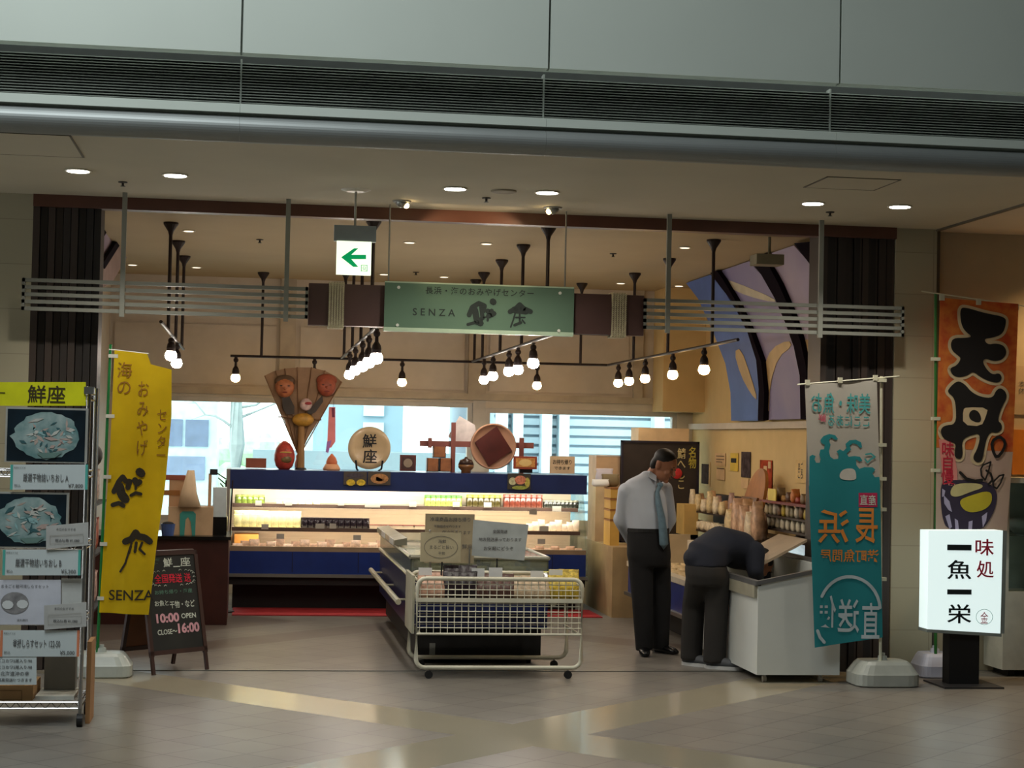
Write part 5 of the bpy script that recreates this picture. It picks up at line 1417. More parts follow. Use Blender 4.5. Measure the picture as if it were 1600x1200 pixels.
crest = [(138, 572), (155, 562), (175, 570), (168, 590), (178, 612), (200, 612), (206, 590), (198, 560), (205, 530), (228, 528), (232, 500), (212, 490), (205, 470), (225, 445), (262, 432), (300, 440), (318, 465), (300, 470), (275, 455), (258, 470), (270, 500), (258, 540), (268, 575), (290, 590), (318, 588), (322, 565), (308, 540), (330, 528), (350, 540), (372, 520), (365, 495), (390, 472), (430, 468), (462, 485), (468, 515), (455, 520), (440, 500), (412, 490), (392, 505), (400, 530), (372, 555), (385, 575), (420, 570), (455, 575), (470, 600), (450, 605), (430, 590), (432, 625), (450, 650), (480, 640), (530, 640), (548, 655), (528, 680), (545, 702), (572, 700)]
n = len(crest); top = [B(*q) for q in crest]
mb.ppoly(top + [(1374.5, 760)] + [(1263.5, 760)], YT, 0)
mb.build('wave_crest_print', M_teal, fl)
fl2 = flag_mesh([(1263.5, 759), (1265, 800), (1273, 1012)], [(1374.3, 759), (1379, 996)], YT - .004, rp2).build('teal_field', M_teal, fl, True, fix=False)
mb = MB(d3)
mb.ppoly([B(*q) for q in chaikin([(322, 700), (335, 665), (365, 648), (420, 648), (432, 690), (428, 722), (345, 720)], 2)], YT)
mb.build('white_spray', mat('white_spray_print', (205, 200, 190), .8), fl)
M_tink = mat('teal_ink', (70, 160, 160), .8)
mb = MB(d3); mb.ptext('美味・魚お', *B(148, 175), *B(520, 305), YT, mirror=True, keep=False, bold=.012); mb.ptext('ここにある', *B(255, 315), *B(512, 385), YT, mirror=True, keep=False, bold=.012); mb.build('teal_lettering', M_tink, fl)
mb = MB(d3); mb.stroke([B(490, 560), B(520, 555), B(545, 575), B(520, 590), B(500, 610), B(485, 590)], .012, YT); mb.build('foam_curl', M_tink, fl)
mb = MB(d3); mb.ptext('鮮', *B(190, 308), *B(245, 358), YT, mirror=True, bold=.03); mb.build('red_seal', mat('seal_red', (200, 90, 110), .8), fl)
sq = MB(d3).ppoly([B(445, 800), B(558, 800), B(558, 888), B(445, 888)], YT).build('red_square', mat('magenta_red', (190, 40, 84), .8), fl)
d4 = lambda p: Vector((p.x, p.y + rp2(p) - .008, p.z))
MB(d4).ptext('産直', *B(452, 812), *B(550, 878), YT, mirror=True, keep=False, bold=.02).build('square_lettering', mat('white_spray_print', (0, 0, 0)), fl)
M_ork = mat('orange_ink', (226, 140, 56), .8)
mb = MB(d4); mb.ptext('浜', *B(190, 905), *B(385, 1115), YT, mirror=True, keep=False, bold=.022); mb.ptext('長', *B(425, 895), *B(560, 1115), YT, mirror=True, keep=False, bold=.022)
mb.ptext('港町魚問屋', 1281, 858, 1372, 878, YT, mirror=True, keep=False, bold=.02); mb.build('orange_lettering', M_ork, fl)
def D(x, y): return (1230 + x * .225, 820 + y * .225)
M_wr = mat('pale_print', (185, 200, 205), .8)
mb = MB(d4)
arc = [D(430 + 215 * math.cos(a), 590 - 235 * math.sin(a)) for a in [math.radians(-140 + i * 10) for i in range(1, 13)]]
arc = [D(430 + 212 * math.cos(math.radians(5 + i * 10)), 595 - 235 * math.sin(math.radians(5 + i * 10))) for i in range(0, 16)]
mb.stroke(arc, .022, YT)
mb.stroke([D(208, 735), D(225, 780), D(255, 815)], .022, YT)
mb.ptext('直', *D(515, 540), *D(638, 790), YT, mirror=True, keep=False, bold=.022); mb.ptext('送', *D(350, 515), *D(500, 750), YT, mirror=True, keep=False, bold=.022); mb.ptext('便', *D(200, 490), *D(338, 715), YT, mirror=True, keep=False, bold=.022)
mb.build('circle_lettering', M_wr, fl)
mb = MB()
for y in (594, 695, 748, 796, 905):
    a = at(1372, y, Y=YT); b = at(1385, y, Y=YT); MB().box((a.x, YT - .006, a.z - .012), (b.x, YT + .034, a.z + .012)).build('loop', mat('ivory_pole', (0, 0, 0)), fl)
for x in (1262, 1313, 1368): 
    a = at(x, 597 - (x - 1262) * .07, Y=YT); MB().box((a.x - .015, YT - .006, a.z - .022), (a.x + .015, YT + .014, a.z + .016)).build('loop', mat('ivory_pole', (0, 0, 0)), fl)

# orange banner ---------------------------------------------------------
YO = 12.3
t = thing('orange_banner', 'tall orange banner with two huge black characters on a green pole', 'banner', (4.9, YO, 0))
tank(4.93, 12.40, .30, .30, .17, t, mat('violet_white_tank', (190, 190, 205), .35))
MB().tube([(4.905, YO + .02, .14), tuple(at(1462, 458, Y=YO + .02))], .012, 8).build('pole', mat('dark_green_pole', (40, 100, 40), .4), t)
MB().tube([at(1440, 455, Y=YO), at(1600, 478, Y=YO)], .005, 6).build('cross_rod', mat('ivory_pole', (0, 0, 0)), t)
M_oc = cloth('orange_banner_cloth', (232, 140, 60), .2, rgb2=(206, 84, 42), scale=9)
rp3 = lambda p: .008 * math.sin(p.x * 9)
fl = flag_mesh([(1469, 465), (1463, 700)], [(1591, 475), (1582, 707)], YO, rp3).build('cloth', M_oc, t, True, fix=False)
flb = flag_mesh([(1463, 699), (1462, 840)], [(1582, 706), (1572, 836)], YO, rp3).build('lower_cloth', cloth('pale_pink_cloth', (214, 186, 165), .2, rgb2=(206, 176, 160)), t, True, fix=False)
e3 = lambda k: (lambda p: Vector((p.x, p.y + rp3(p) - k, p.z)))
def O(x, y): return (1400 + x / 4, 440 + y / 4)
ten = [(400, 165), (440, 162), (560, 200), (680, 222), (682, 270), (660, 330), (600, 352), (545, 358), (570, 395), (620, 386), (670, 400), (688, 445), (662, 488), (610, 500), (555, 480), (538, 498), (560, 545), (600, 584), (640, 570), (658, 600), (642, 632), (590, 628), (530, 600), (480, 560), (440, 592), (380, 598), (348, 580), (335, 540), (380, 525), (408, 480), (385, 460), (348, 430), (340, 385), (360, 352), (430, 352), (478, 345), (430, 310), (405, 260)]
don = [(385, 618), (430, 640), (470, 690), (530, 722), (600, 728), (620, 680), (648, 663), (682, 690), (686, 730), (655, 785), (628, 868), (655, 888), (655, 930), (620, 948), (590, 938), (562, 980), (548, 1050), (535, 1125), (500, 1132), (476, 1100), (510, 1040), (527, 950), (470, 958), (410, 990), (418, 1080), (405, 1112), (368, 1102), (366, 1060), (375, 1012), (335, 1002), (290, 978), (273, 930), (300, 898), (375, 893), (375, 780), (360, 720), (318, 690), (340, 655)]
hole = [(418, 800), (440, 785), (572, 788), (556, 850), (530, 905), (418, 895)]
dot = [(455, 820), (480, 798), (515, 812), (532, 862), (515, 882), (475, 872), (455, 852)]
M_ocream = mat('cream_outline', (214, 190, 150), .8)
mb = MB(e3(.004))
for s_ in (ten, don): q = [O(*v) for v in chaikin(s_, 2)]; mb.stroke(q, .045, YO, closed=True)
mb.build('character_outline', M_ocream, fl)
mb = MB(e3(.008))
for s_ in (ten, don): mb.ppoly([O(*v) for v in chaikin(s_, 2)], YO)
mb.build('big_characters', mat('banner_black', (22, 16, 14), .8), fl)
MB(e3(.010)).ppoly([O(*v) for v in chaikin(hole, 1)], YO).build('character_hole', M_ocream, fl)
MB(e3(.012)).ppoly([O(*v) for v in chaikin(dot, 2)], YO).build('character_dot', mat('banner_black', (0, 0, 0)), fl)
mb = MB(e3(.010)); mb.stroke([O(*v) for v in chaikin([(640, 965), (678, 1000), (668, 1050), (625, 1105), (600, 1060), (592, 1000)], 1)], .022, YO, closed=True); mb.build('round_mark', mat('banner_black', (0, 0, 0)), fl)
def L(x, y): return (1400 + x / 3, 700 + y / 3)
MB(e3(.006)).ppoly([O(265, 985), O(350, 990), O(385, 1190), (1496, 760), (1474, 757)], YO).build('pink_strip', mat('pink_print', (222, 140, 130), .8), flb)
mb = MB(e3(.009)); mb.ptext('味\n自\n慢', 1470, 690, 1491, 757, YO, keep=False, bold=.04, lead=.9); mb.build('red_lettering', mat('crimson_ink', (190, 36, 60), .8), flb)
mb = MB(e3(.006)); mb.ppoly([L(*v) for v in chaikin([(205, 190), (225, 150), (300, 150), (400, 150), (470, 190), (468, 270), (430, 350), (395, 388), (245, 388), (215, 330)], 2)], YO); mb.build('bowl_print', mat('navy_print', (52, 42, 62), .8), flb)
mb = MB(e3(.009))
for q in ([(222, 220), (250, 250), (262, 300), (245, 290), (225, 260)], [(230, 320), (250, 310), (262, 370), (250, 380)], [(275, 330), (290, 340), (295, 385), (278, 385)], [(340, 345), (358, 340), (355, 385), (338, 385)], [(400, 320), (425, 300), (420, 340), (405, 372)], [(215, 190), (230, 200), (225, 225), (214, 230)]): mb.ppoly([L(*v) for v in q], YO)
mb.build('bowl_stripes', mat('pale_lilac', (178, 168, 196), .8), flb)
mb = MB(e3(.009)); mb.ppoly([L(*v) for v in chaikin([(295, 245), (340, 225), (440, 195), (450, 250), (415, 290), (350, 305), (310, 285)], 2)], YO); mb.build('yellow_fritter', mat('yellow_print', (196, 176, 42), .8), flb)
mb = MB(e3(.009)); mb.ppoly([L(*v) for v in chaikin([(255, 195), (280, 165), (395, 165), (410, 185), (350, 205), (290, 230), (255, 225)], 2)], YO); mb.build('pale_rice', mat('pale_rice_print', (200, 186, 130), .8), flb)
mb = MB(e3(.011)); mb.stroke([L(*v) for v in ((300, 115), (330, 145), (370, 155), (400, 150))], .022, YO); mb.stroke([L(*v) for v in ((395, 100), (405, 80), (440, 65), (430, 110), (415, 150), (398, 130))], .012, YO, closed=True); mb.stroke([L(*v) for v in ((450, 160), (480, 130), (500, 125), (485, 165), (468, 190), (452, 180))], .012, YO, closed=True); mb.stroke([L(*v) for v in ((420, 105), (440, 120), (448, 150), (430, 170))], .016, YO)
mb.build('leaf_strokes', mat('banner_black', (0, 0, 0)), flb)
mb = MB()
for x, y in ((1472, 463), (1529, 470), (1588, 478)): p = at(x, y, Y=YO); MB().box((p.x - .018, YO - .006, p.z - .03), (p.x + .018, YO + .01, p.z + .015)).build('loop', mat('ivory_pole', (0, 0, 0)), fl)
for y in (561, 654, 735): p = at(1463, y, Y=YO); MB().box((p.x - .03, YO - .004, p.z - .012), (p.x + .03, YO + .034, p.z + .012)).build('loop', mat('ivory_pole', (0, 0, 0)), fl)

# ================================================================== LIT BOX SIGN
YX = 11.85
t = thing('lit_sign_box', 'white lit box sign with black and red characters on a black post', 'lit sign', (4.94, YX + .1, 0))
M_lit = mat('lit_white_acrylic', (222, 240, 238), .3, emit=.45, var=0)
pts = [(1451, 829), (1567, 829), (1563, 990), (1449, 983)]
MB().ppoly(pts, YX, .16).build('lit_panel', M_lit, t)
MB().prism([at(1567, 829, Y=YX), at(1563, 990, Y=YX), at(1563, 990, Y=YX) + Vector((.03, 0, 0)), at(1567, 829, Y=YX) + Vector((.03, 0, 0))], (0, .17, 0)).build('side_trim', mat('grey_trim_plastic', (130, 138, 134), .4), t)
MB().prism([at(1449, 983, Y=YX), at(1565, 990, Y=YX), at(1565, 990, Y=YX) - Vector((0, 0, .022)), at(1449, 983, Y=YX) - Vector((0, 0, .022))], (0, .17, 0)).build('bottom_trim', mat('grey_trim_plastic', (0, 0, 0)), t)
MB().pbox(1483, 988, 1530, 1070, YX + .04, .12).build('post', M_black, t)
mb = MB(); a = at(1440, 1065, Z=0); b = at(1560, 1085, Z=0)
MB().box((4.74, YX - .12, 0), (5.17, YX + .28, .012)).build('base_plate', mat('dark_base', (44, 42, 42), .5), t)
mb = MB()
for ch, y0, y1 in (('一', 851, 860), ('魚', 875, 905), ('一', 921, 929), ('栄', 944, 974)): mb.ptext(ch, 1480, y0, 1518, y1, YX - .003, keep=False, bold=.02)
mb.build('black_lettering', mat('sign_black_ink', (20, 30, 34), .6), t)
mb = MB(); mb.ptext('味', 1524, 842, 1553, 868, YX - .003, keep=False, bold=.02); mb.ptext('処', 1526, 876, 1553, 903, YX - .003, keep=False, bold=.02); mb.build('red_lettering', mat('sign_red_ink', (196, 40, 70), .6), t)
mb = MB(); mb.stroke([(1538 + 13 * math.cos(i * math.pi / 10), 964 + 12 * math.sin(i * math.pi / 10)) for i in range(20)], .003, YX - .003, closed=True); mb.build('ring_mark', mat('pale_green_ink', (140, 180, 168), .6), t)
MB().ptext('金', 1532, 956, 1544, 974, YX - .004, keep=False).build('ring_lettering', mat('sign_red_ink', (0, 0, 0)), t)
# notice on the neighbour wall, cabinet, amber panel
t = thing('wall_notice', 'long pale paper notice beside the orange banner', 'notice', (5.6, 12.7, 1.8))
MB().pbox(1583, 572, 1620, 648, YS + .12, .006).build('sheet', mat('pale_notice', (180, 160, 134), .8), t)
MB().ptext('本日\n休業', 1592, 580, 1612, 630, YS + .117).build('lettering', M_greyink, t)
put(MB().pbox(1582, 672, 1660, 742, YS + .10, .03), 'amber_panel', mat('amber_panel', (196, 120, 40), .5), 'amber board on the wall above the white glass cabinet', 'panel')
t = thing('glass_cabinet', 'white-framed glass display cabinet at the right edge', 'cabinet', (5.8, 12.3, 0))
gx, gy0, gy1, gz = at(1568, 900, Y=12.36).x, 12.36, 12.70, at(1575, 746, Y=12.36).z
M_gw = mat('cabinet_white', (206, 206, 194), .4)
MB().box((gx, gy0, .05), (gx + 1.2, gy1, .62)).build('lower_body', M_gw, t)
mb = MB()
for x, y in ((gx, gy0), (gx, gy1 - .04), (gx + 1.16, gy0), (gx + 1.16, gy1 - .04)): mb.box((x, y, .62), (x + .04, y + .04, gz))
mb.box((gx, gy0, gz - .04), (gx + 1.2, gy1, gz))
mb.build('frame', M_gw, t)
MB().box((gx + .04, gy0 + .01, .62), (gx + 1.16, gy0 + .016, gz - .04)).build('glass_pane', M_glass, t)
MB().box((gx + .04, gy0 + .03, 1.02), (gx + 1.16, gy1 - .05, 1.03)).build('shelf', M_haze, t)
MB().box((gx + .04, gy1 - .04, .62), (gx + 1.16, gy1 - .02, gz - .04)).build('back_panel', mat('grey_back', (150, 156, 146), .5), t)
for x in (gx + .06, gx + 1.12): MB().box((x, gy0 + .04, 0), (x + .05, gy1 - .04, .05)).build('foot', M_black, t)
put(MB().lathe((gx + .22, 12.53, 1.03), [(.06, 0), (.11, .05), (.12, .10), (.10, .12), (.09, .11), (.05, .02)], 18), 'grey_bowl', mat('grey_ceramic', (120, 128, 120), .4), 'grey bowl on the shelf inside the glass cabinet', 'bowl', smooth=True)
t = thing('wall_washer_lamp', 'warm ceiling lamp washing the neighbouring wall', 'lamp', (6.5, 12.3, HC))
MB().lathe((6.5, 12.3, HC - .10), [(.05, 0), (.06, .02), (.06, .10)], 16).build('housing', M_steel, t)
MB().lathe((6.5, 12.3, HC - .105), [(.045, 0), (.045, .006)], 16).build('lens', M_warm, t)
spot('wall_washer', (6.5, 12.3, HC - .14), 60, (1, .62, .26), 150, .04)
# grey upright strip behind the lit sign
put(MB().box((5.20, YS - .02, .40), (5.23, YS + .12, 1.15)), 'dark_edge_board', mat('purple_grey_board', (74, 68, 92), .6), 'narrow dark upright board edge behind the lit box sign', 'board')

# ================================================================== A-FRAME CHALKBOARD
t = thing('chalkboard_stand', 'dark wooden A-frame chalkboard with chalk opening hours', 'chalkboard', (-.63, 12.28, 0))
u = Vector((.74, .673, 0)).normalized(); nrm = Vector((u.y, -u.x, 0)); org = Vector((-.635, 12.28, 0))
LEAN, HB = .17, .83; SL = math.hypot(LEAN, HB)
ez = (Vector((0, 0, HB)) - nrm * LEAN).normalized(); ey = ez.cross(u)
A1 = Matrix((u, ey, ez)).transposed().to_4x4(); A1.translation = org
if ey.dot(nrm) > 0: pass
ez2 = (Vector((0, 0, HB)) + nrm * LEAN).normalized(); ey2 = ez2.cross(u)
A2 = Matrix((u, ey2, ez2)).transposed().to_4x4(); A2.translation = org - nrm * (2 * LEAN + .03)
WBD = .50
M_frm = mat('dark_wood_frame', (58, 34, 28), .5, var=.2)
fy = 1 if ey.dot(nrm) < 0 else -1      # +local y away from the viewer
for Mx, nm in ((A1, 'front'), (A2, 'rear')):
    mb = MB(); mb.M = Mx
    for x in (0, WBD - .03): mb.box((x, 0, .13), (x + .03, .022, SL))
    mb.box((0, 0, SL - .03), (WBD, .022, SL)); mb.box((0, 0, .14), (WBD, .022, .17)); mb.build('frame', M_frm, t)
    for x in (0, WBD - .03):
        mb = MB(); mb.M = Mx; mb.box((x + .003, .002, .01), (x + .027, .020, .13)); mb.build('leg', M_frm, t)
    mb = MB(); mb.M = Mx; mb.box((.03, .006, .17), (WBD - .03, .016, SL - .03))
    pn = mb.build('board', mat('chalkboard_black', (28, 30, 28), .6, var=.2) if nm == 'front' else mat('brown_hardboard', (112, 66, 34), .6), t)
    if nm == 'front': front = pn
def ch(s, x0, z0, x1, z1, m, nm='chalk_lettering', **k):
    mb = MB(); mb.M = A1; mb.text(s, x0, z0, x1, z1, .003, keep=False, **k); mb.build(nm, m, front)
M_ch = mat('white_chalk', (205, 212, 200), .8); M_chr = mat('red_chalk', (214, 36, 62), .8); M_chp = mat('pink_chalk', (214, 160, 170), .8); M_chg = mat('dim_green_chalk', (90, 130, 112), .8)
ch('海のおみやげ\nセンター', .06, .755, .16, .80, M_chg)
ch('鮮', .19, .735, .27, .80, M_ch, bold=.03); ch('座', .34, .735, .43, .80, M_ch, bold=.03)
ch('__', .275, .733, .335, .74, M_ch)
ch('全国発送 送', .10, .625, .42, .69, M_chr, bold=.05)
ch('お持ち帰り・海産', .09, .55, .42, .58, M_chg, bold=.01)
ch('お魚と', .08, .47, .20, .51, M_ch, bold=.02); ch('干物・など', .21, .45, .43, .50, M_ch, bold=.02)
ch('10:00', .08, .355, .28, .42, M_chp, bold=.04); ch('OPEN', .30, .375, .43, .41, M_ch, bold=.02)
ch('CLOSE〜', .08, .275, .25, .31, M_ch, bold=.02); ch('16:00', .26, .275, .45, .345, M_chp, bold=.04)
mb = MB(); mb.M = A1
for i in range(22):
    a = 2 * math.pi * i / 22; x = .26 + .19 * math.copysign(abs(math.cos(a)) ** .5, math.cos(a)); z = .657 + .052 * math.copysign(abs(math.sin(a)) ** .5, math.sin(a))
    mb.tube([(x - .012, .003, z), (x, .002, z + .008), (x + .012, .003, z)], .0022, 4)
mb.build('chalk_cloud', M_ch, front)

# ================================================================== WIRE RACK AT THE LEFT
RY = 10.22
t = thing('wire_rack', 'chrome wire rack on casters at the left edge', 'rack', (-1.25, 10.4, 0))
xr = at(131, 900, Y=RY).x - .0; xl = xr - .76; RD = .44
for x in (xl, xr):
    for y in (RY, RY + RD):
        MB().tube([(x, y, .10), (x, y, 1.90)], .0125, 10).build('post', M_chrome, t)
        cs = MB().tube([(x, y, .10), (x, y, .055)], .01, 8).build('caster', M_steel, t)
        MB().lathe((x, y, .036), [(.036, -.016), (.036, .016)], 16, 'X').build('wheel', M_black, cs)
for z in (.135, .60, 1.02, 1.42, 1.86):
    mb = MB()
    for y in (RY, RY + RD):
        mb.tube([(xl, y, z), (xr, y, z)], .004, 5); mb.tube([(xl, y, z - .035), (xr, y, z - .035)], .004, 5)
        for i in range(12):
            a = xl + (xr - xl) * i / 12; b = a + (xr - xl) / 24; mb.tube([(a, y, z - .035), (b, y, z), (b + (xr - xl) / 24, y, z - .035)], .003, 4)
    for x in (xl, xr): mb.tube([(x, RY, z), (x, RY + RD, z)], .004, 5); mb.tube([(x, RY, z - .035), (x, RY + RD, z - .035)], .004, 5)
    for i in range(19): x = xl + (xr - xl) * (i + .5) / 19; mb.tube([(x, RY, z), (x, RY + RD, z)], .002, 4)
    mb.build('wire_shelf', M_chrome, t)


def P_(x, y, Y): return at(x, y, Y=Y)
YR = RY - .03
def card(x0, y0, x1, y1, Y, m, words, name='label_card', cat='label', skew=0, d=.005):
    p = at((x0 + x1) / 2, y1, Y=Y)
    t = thing(name, words, cat, (p.x, Y, p.z))
    MB().ppoly([(x0, y0), (x1, y0 + skew), (x1, y1 + skew), (x0, y1)], Y, d).build('card', m, t)
    return t
M_yc = mat('bright_yellow_card', (226, 224, 20), .5)
t = card(-60, 597, 134, 634, YR, M_yc, 'yellow header board with the shop name on top of the wire rack', 'header_board', 'header board')
mb = MB(); mb.ptext('鮮座', 43, 602, 102, 630, YR - .003, keep=False, bold=.01); mb.ptext('センター', -58, 604, 8, 622, YR - .003); mb.build('lettering', mat('brown_black_ink', (60, 50, 10), .7), t)
M_fr = mat('silver_frame', (190, 190, 182), .4, .3)
M_dk = mat('photo_dark_teal', (14, 32, 42), .4, var=.4, scale=6)
def fish(x0, y0, x1, y1, Y, words, seed):
    t = thing('framed_fish_photo', words, 'framed photo', tuple(at((x0 + x1) / 2, y1, Y=Y)))
    MB().pbox(x0, y0, x1, y1, Y, .012).build('frame', M_fr, t)
    MB().pbox(x0 + 3, y0 + 3, x1 - 4, y1 - 2, Y - .002, .003).build('photo_background', M_dk, t)
    cx, cy, rx, ry = (x0 + x1) / 2 + 0, (y0 + y1) / 2 + 1, (x1 - x0) * .40, (y1 - y0) * .42
    r = random.Random(seed); pts = []
    for i in range(40):
        a = 2 * math.pi * i / 40; k = 1 + r.uniform(-.05, .05) + (.10 if abs(a - math.pi) < .1 else 0)
        pts.append((cx + rx * k * math.cos(a), cy + ry * k * math.sin(a)))
    MB().ppoly(pts, Y - .004).build('printed_bowl', mat('teal_ice_print', (172, 190, 186), .5, rgb2=(96, 136, 136), scale=9), t)
    cols = [((190, 170, 158), 'a'), ((150, 190, 190), 'b'), ((60, 100, 104), 'c'), ((205, 205, 196), 'd'), ((190, 166, 156), 'e')]
    for k, (c, nm) in enumerate(cols):
        mb = MB()
        for j in range(9):
            a = r.uniform(0, 6.28); q = r.uniform(0, .8) ** .7; px, py = cx + rx * q * math.cos(a), cy + ry * q * math.sin(a) * .9; an = r.uniform(0, 3.14); l, w = r.uniform(4, 13), r.uniform(1.2, 3.4)
            mb.ppoly([(px + l * math.cos(an), py + l * math.sin(an) * .7), (px - w * math.sin(an), py + w * math.cos(an)), (px - l * math.cos(an), py - l * math.sin(an) * .7), (px + w * math.sin(an), py - w * math.cos(an))], Y - .005 - .0006 * k - .0003 * (j % 2))
        mb.build('printed_fish', mat('fish_print_' + nm, c, .5), t)
    MB().ppoly([(cx - rx * .3, cy + ry * .75), (cx + rx * .5, cy + ry * .70), (cx + rx * .25, cy + ry * .95), (cx - rx * .1, cy + ry * .97)], Y - .009).build('printed_rim', mat('rim_print', (110, 140, 132), .5), t)
fish(8, 637, 137, 723, YR, 'upper framed photo of a bowl of seafood on the wire rack', 3)
fish(-16, 769, 107, 856, YR, 'lower framed photo of a bowl of seafood on the wire rack', 8)
M_lab = mat('label_white', (212, 222, 222), .6, var=.02)
def label(x0, y0, x1, y1, edge, title, price, words, small=()):
    t = card(x0, y0, x1, y1, YR - .015, M_lab, words, 'price_label', 'price label')
    for a, b in ((x0, x0 + 4), (x1 - 4, x1)): MB().pbox(a, y0, b, y1, YR - .018, .002).build('coloured_edge', edge, t)
    mb = MB(); mb.ptext(title, x0 + 20, y0 + 14, x1 - 30, y0 + 27, YR - .019, keep=False, bold=.01); mb.ptext(price, x1 - 32, y1 - 9, x1 - 6, y1 - 2, YR - .019, bold=.01)
    mb.ptext('鮮座おすすめ', x0 + 6, y0 + 3, x0 + 24, y0 + 6, YR - .019); mb.ptext('税込', x0 + 6, y1 - 9, x0 + 16, y1 - 4, YR - .019); mb.build('lettering', M_greyink, t)
M_te = mat('teal_edge', (86, 186, 172), .6); M_oe = mat('orange_edge', (230, 140, 100), .6)
label(16, 726, 137, 765, M_te, '厳選干物詰いちおし A', '¥7,800', 'teal-edged price label A under the upper seafood photo')
label(4, 859, 126, 899, M_te, '厳選干物詰いちおし B', '¥5,200', 'teal-edged price label B under the lower seafood photo')
label(0, 985, 124, 1026, M_oe, '釜揚しらすセット 122-50', '¥5,000', 'orange-edged price label on the lower part of the wire rack')
t = card(-20, 906, 95, 976, YR, mat('lilac_white_sheet', (214, 216, 226), .6), 'white sheet with a grey dish drawing on the wire rack', 'printed_sheet', 'sheet')
mb = MB(); mb.ptext('まるごと駿河湾しらすセット', 2, 913, 76, 919, YR - .003); mb.ptext('送料無料', 20, 967, 50, 971, YR - .003); mb.build('lettering', M_greyink, t)
MB().ppoly([(23 + 22 * math.cos(i * math.pi / 9), 942 + 17 * math.sin(i * math.pi / 9)) for i in range(18)], YR - .003).build('dish_print', mat('grey_dish_print', (120, 118, 120), .6, rgb2=(170, 168, 168), scale=14), t)
for x, y in ((12, 945), (35, 944)): MB().ppoly([(x + 9 * math.cos(i * math.pi / 5), y + 7 * math.sin(i * math.pi / 5)) for i in range(10)], YR - .005).build('rice_print', M_paper, t)
card(96, 904, 130, 978, YR + .02, mat('blank_white_board', (206, 208, 204), .6), 'blank white board behind the grey dish drawing sheet', 'blank_board', 'board')
for (x0, y0, x1, y1, sk), w in (((72, 822, 138, 858, -6), 'small tilted price tag over the lower seafood photo'), ((69, 946, 135, 984, -5), 'small tilted price tag over the blank white board')):
    t = card(x0, y0, x1, y1, YR - .03, mat('grey_white_tag', (196, 196, 192), .5), w, 'price_tag', 'price tag', sk)
    mb = MB(); mb.ptext('本日のおすすめ', x0 + 12, y0 + 3, x1 - 16, y0 + 7, YR - .033); mb.ptext('税込価格 ¥1,080', x0 + 14, y1 - 17, x1 - 14, y1 - 10, YR - .033, bold=.01); mb.build('lettering', M_greyink, t)
    mb = MB(); mb.stroke([(x0 + 6, y0 + 15), (x1 - 8, y0 + 12)], .002, YR - .033); mb.stroke([(x0 + 6, y1 - 8), (x0 + 6, y1 - 20), (x1 - 8, y1 - 22), (x1 - 8, y1 - 10)], .0015, YR - .033, closed=True); mb.build('printed_frame', M_tagmat, t)
t = card(-10, 1024, 57, 1070, YR - .012, M_lab, 'white notice with four lines of writing low on the wire rack', 'notice_sheet', 'notice')
mb = MB()
for i, s_ in enumerate(('エコカワ5尾入り:90', 'エコカワ5尾入り:98', '北海道沖の幸', '最高発送便つきます')): mb.ptext(s_, -4, 1029 + i * 10, 50, 1037 + i * 10 - 1, YR - .015, bold=.01)
mb.build('lettering', M_greyink, t)
t = thing('cardboard_box', 'brown cardboard box on the lowest shelf of the wire rack', 'box', (-1.4, RY + .05, .137))
a = at(51, 1090, Y=RY + .03); zt = at(20, 1071, Y=RY + .03).z
MB().box((xl + .03, RY + .03, .139), (a.x, RY + .40, zt)).build('carton_body', M_card, t)
mb = MB(); mb.stroke([(-5, 1079), (34, 1079), (34, 1105), (-5, 1105)], .003, RY + .028); mb.stroke([(-5, 1093), (34, 1093)], .003, RY + .028); mb.build('printed_lines', mat('brown_print', (110, 80, 50), .7), t)
put(MB().box((a.x + .01, RY + .06, .139), (xr - .04, RY + .40, .160)), 'white_tray', M_white, 'low white tray beside the cardboard box on the rack', 'tray')
put(MB().box((a.x + .03, RY + .30, .162), (xr - .06, RY + .42, .38)), 'grey_box', mat('grey_box', (120, 120, 114), .6), 'dull grey box at the back of the lowest rack shelf', 'box')
put(MB().box((xr + .02, RY + .10, .0), (xr + .045, RY + .36, .46)), 'cardboard_sheet', mat('tan_sheet', (176, 130, 84), .7), 'upright tan cardboard sheet leaning on the right side of the wire rack', 'cardboard sheet')
MBc = MB(); p = at(140, 610, Y=YR)
tag(MB().box((p.x - .03, YR - .01, p.z - .02), (p.x + .025, YR + .02, p.z + .02)).build('bulldog_clip', M_steel), 'steel clip at the right end of the yellow header board', 'clip')


# ================================================================== PEOPLE
def remesh(mb, name, m, parent, voxel=.012, it=6, fac=.6):
    me = bpy.data.meshes.new('tmp'); me.from_pydata([Vector(v) for v in mb.v], [], mb.f)
    bm = bmesh.new(); bm.from_mesh(me); bmesh.ops.recalc_face_normals(bm, faces=bm.faces); bm.to_mesh(me); bm.free()
    o = bpy.data.objects.new('tmp', me); COL.objects.link(o)
    r = o.modifiers.new('r', 'REMESH'); r.mode = 'VOXEL'; r.voxel_size = voxel
    s = o.modifiers.new('s', 'SMOOTH'); s.iterations = it; s.factor = fac
    bpy.context.view_layer.update()
    e = bpy.data.meshes.new_from_object(o.evaluated_get(bpy.context.evaluated_depsgraph_get()))
    out = MB(); out.v = [tuple(v.co) for v in e.vertices]; out.f = [tuple(p.vertices) for p in e.polygons]
    bpy.data.objects.remove(o)
    return out.build(name, m, parent, True, fix=False)


def cap(mb, a, b, r0, r1, seg=14):
    a, b = Vector(a), Vector(b); mb.ball(a, r0, seg=seg); mb.ball(b, r1, seg=seg)
    return mb.tube([a, a.lerp(b, .5), b], r0, seg, r1=r1)


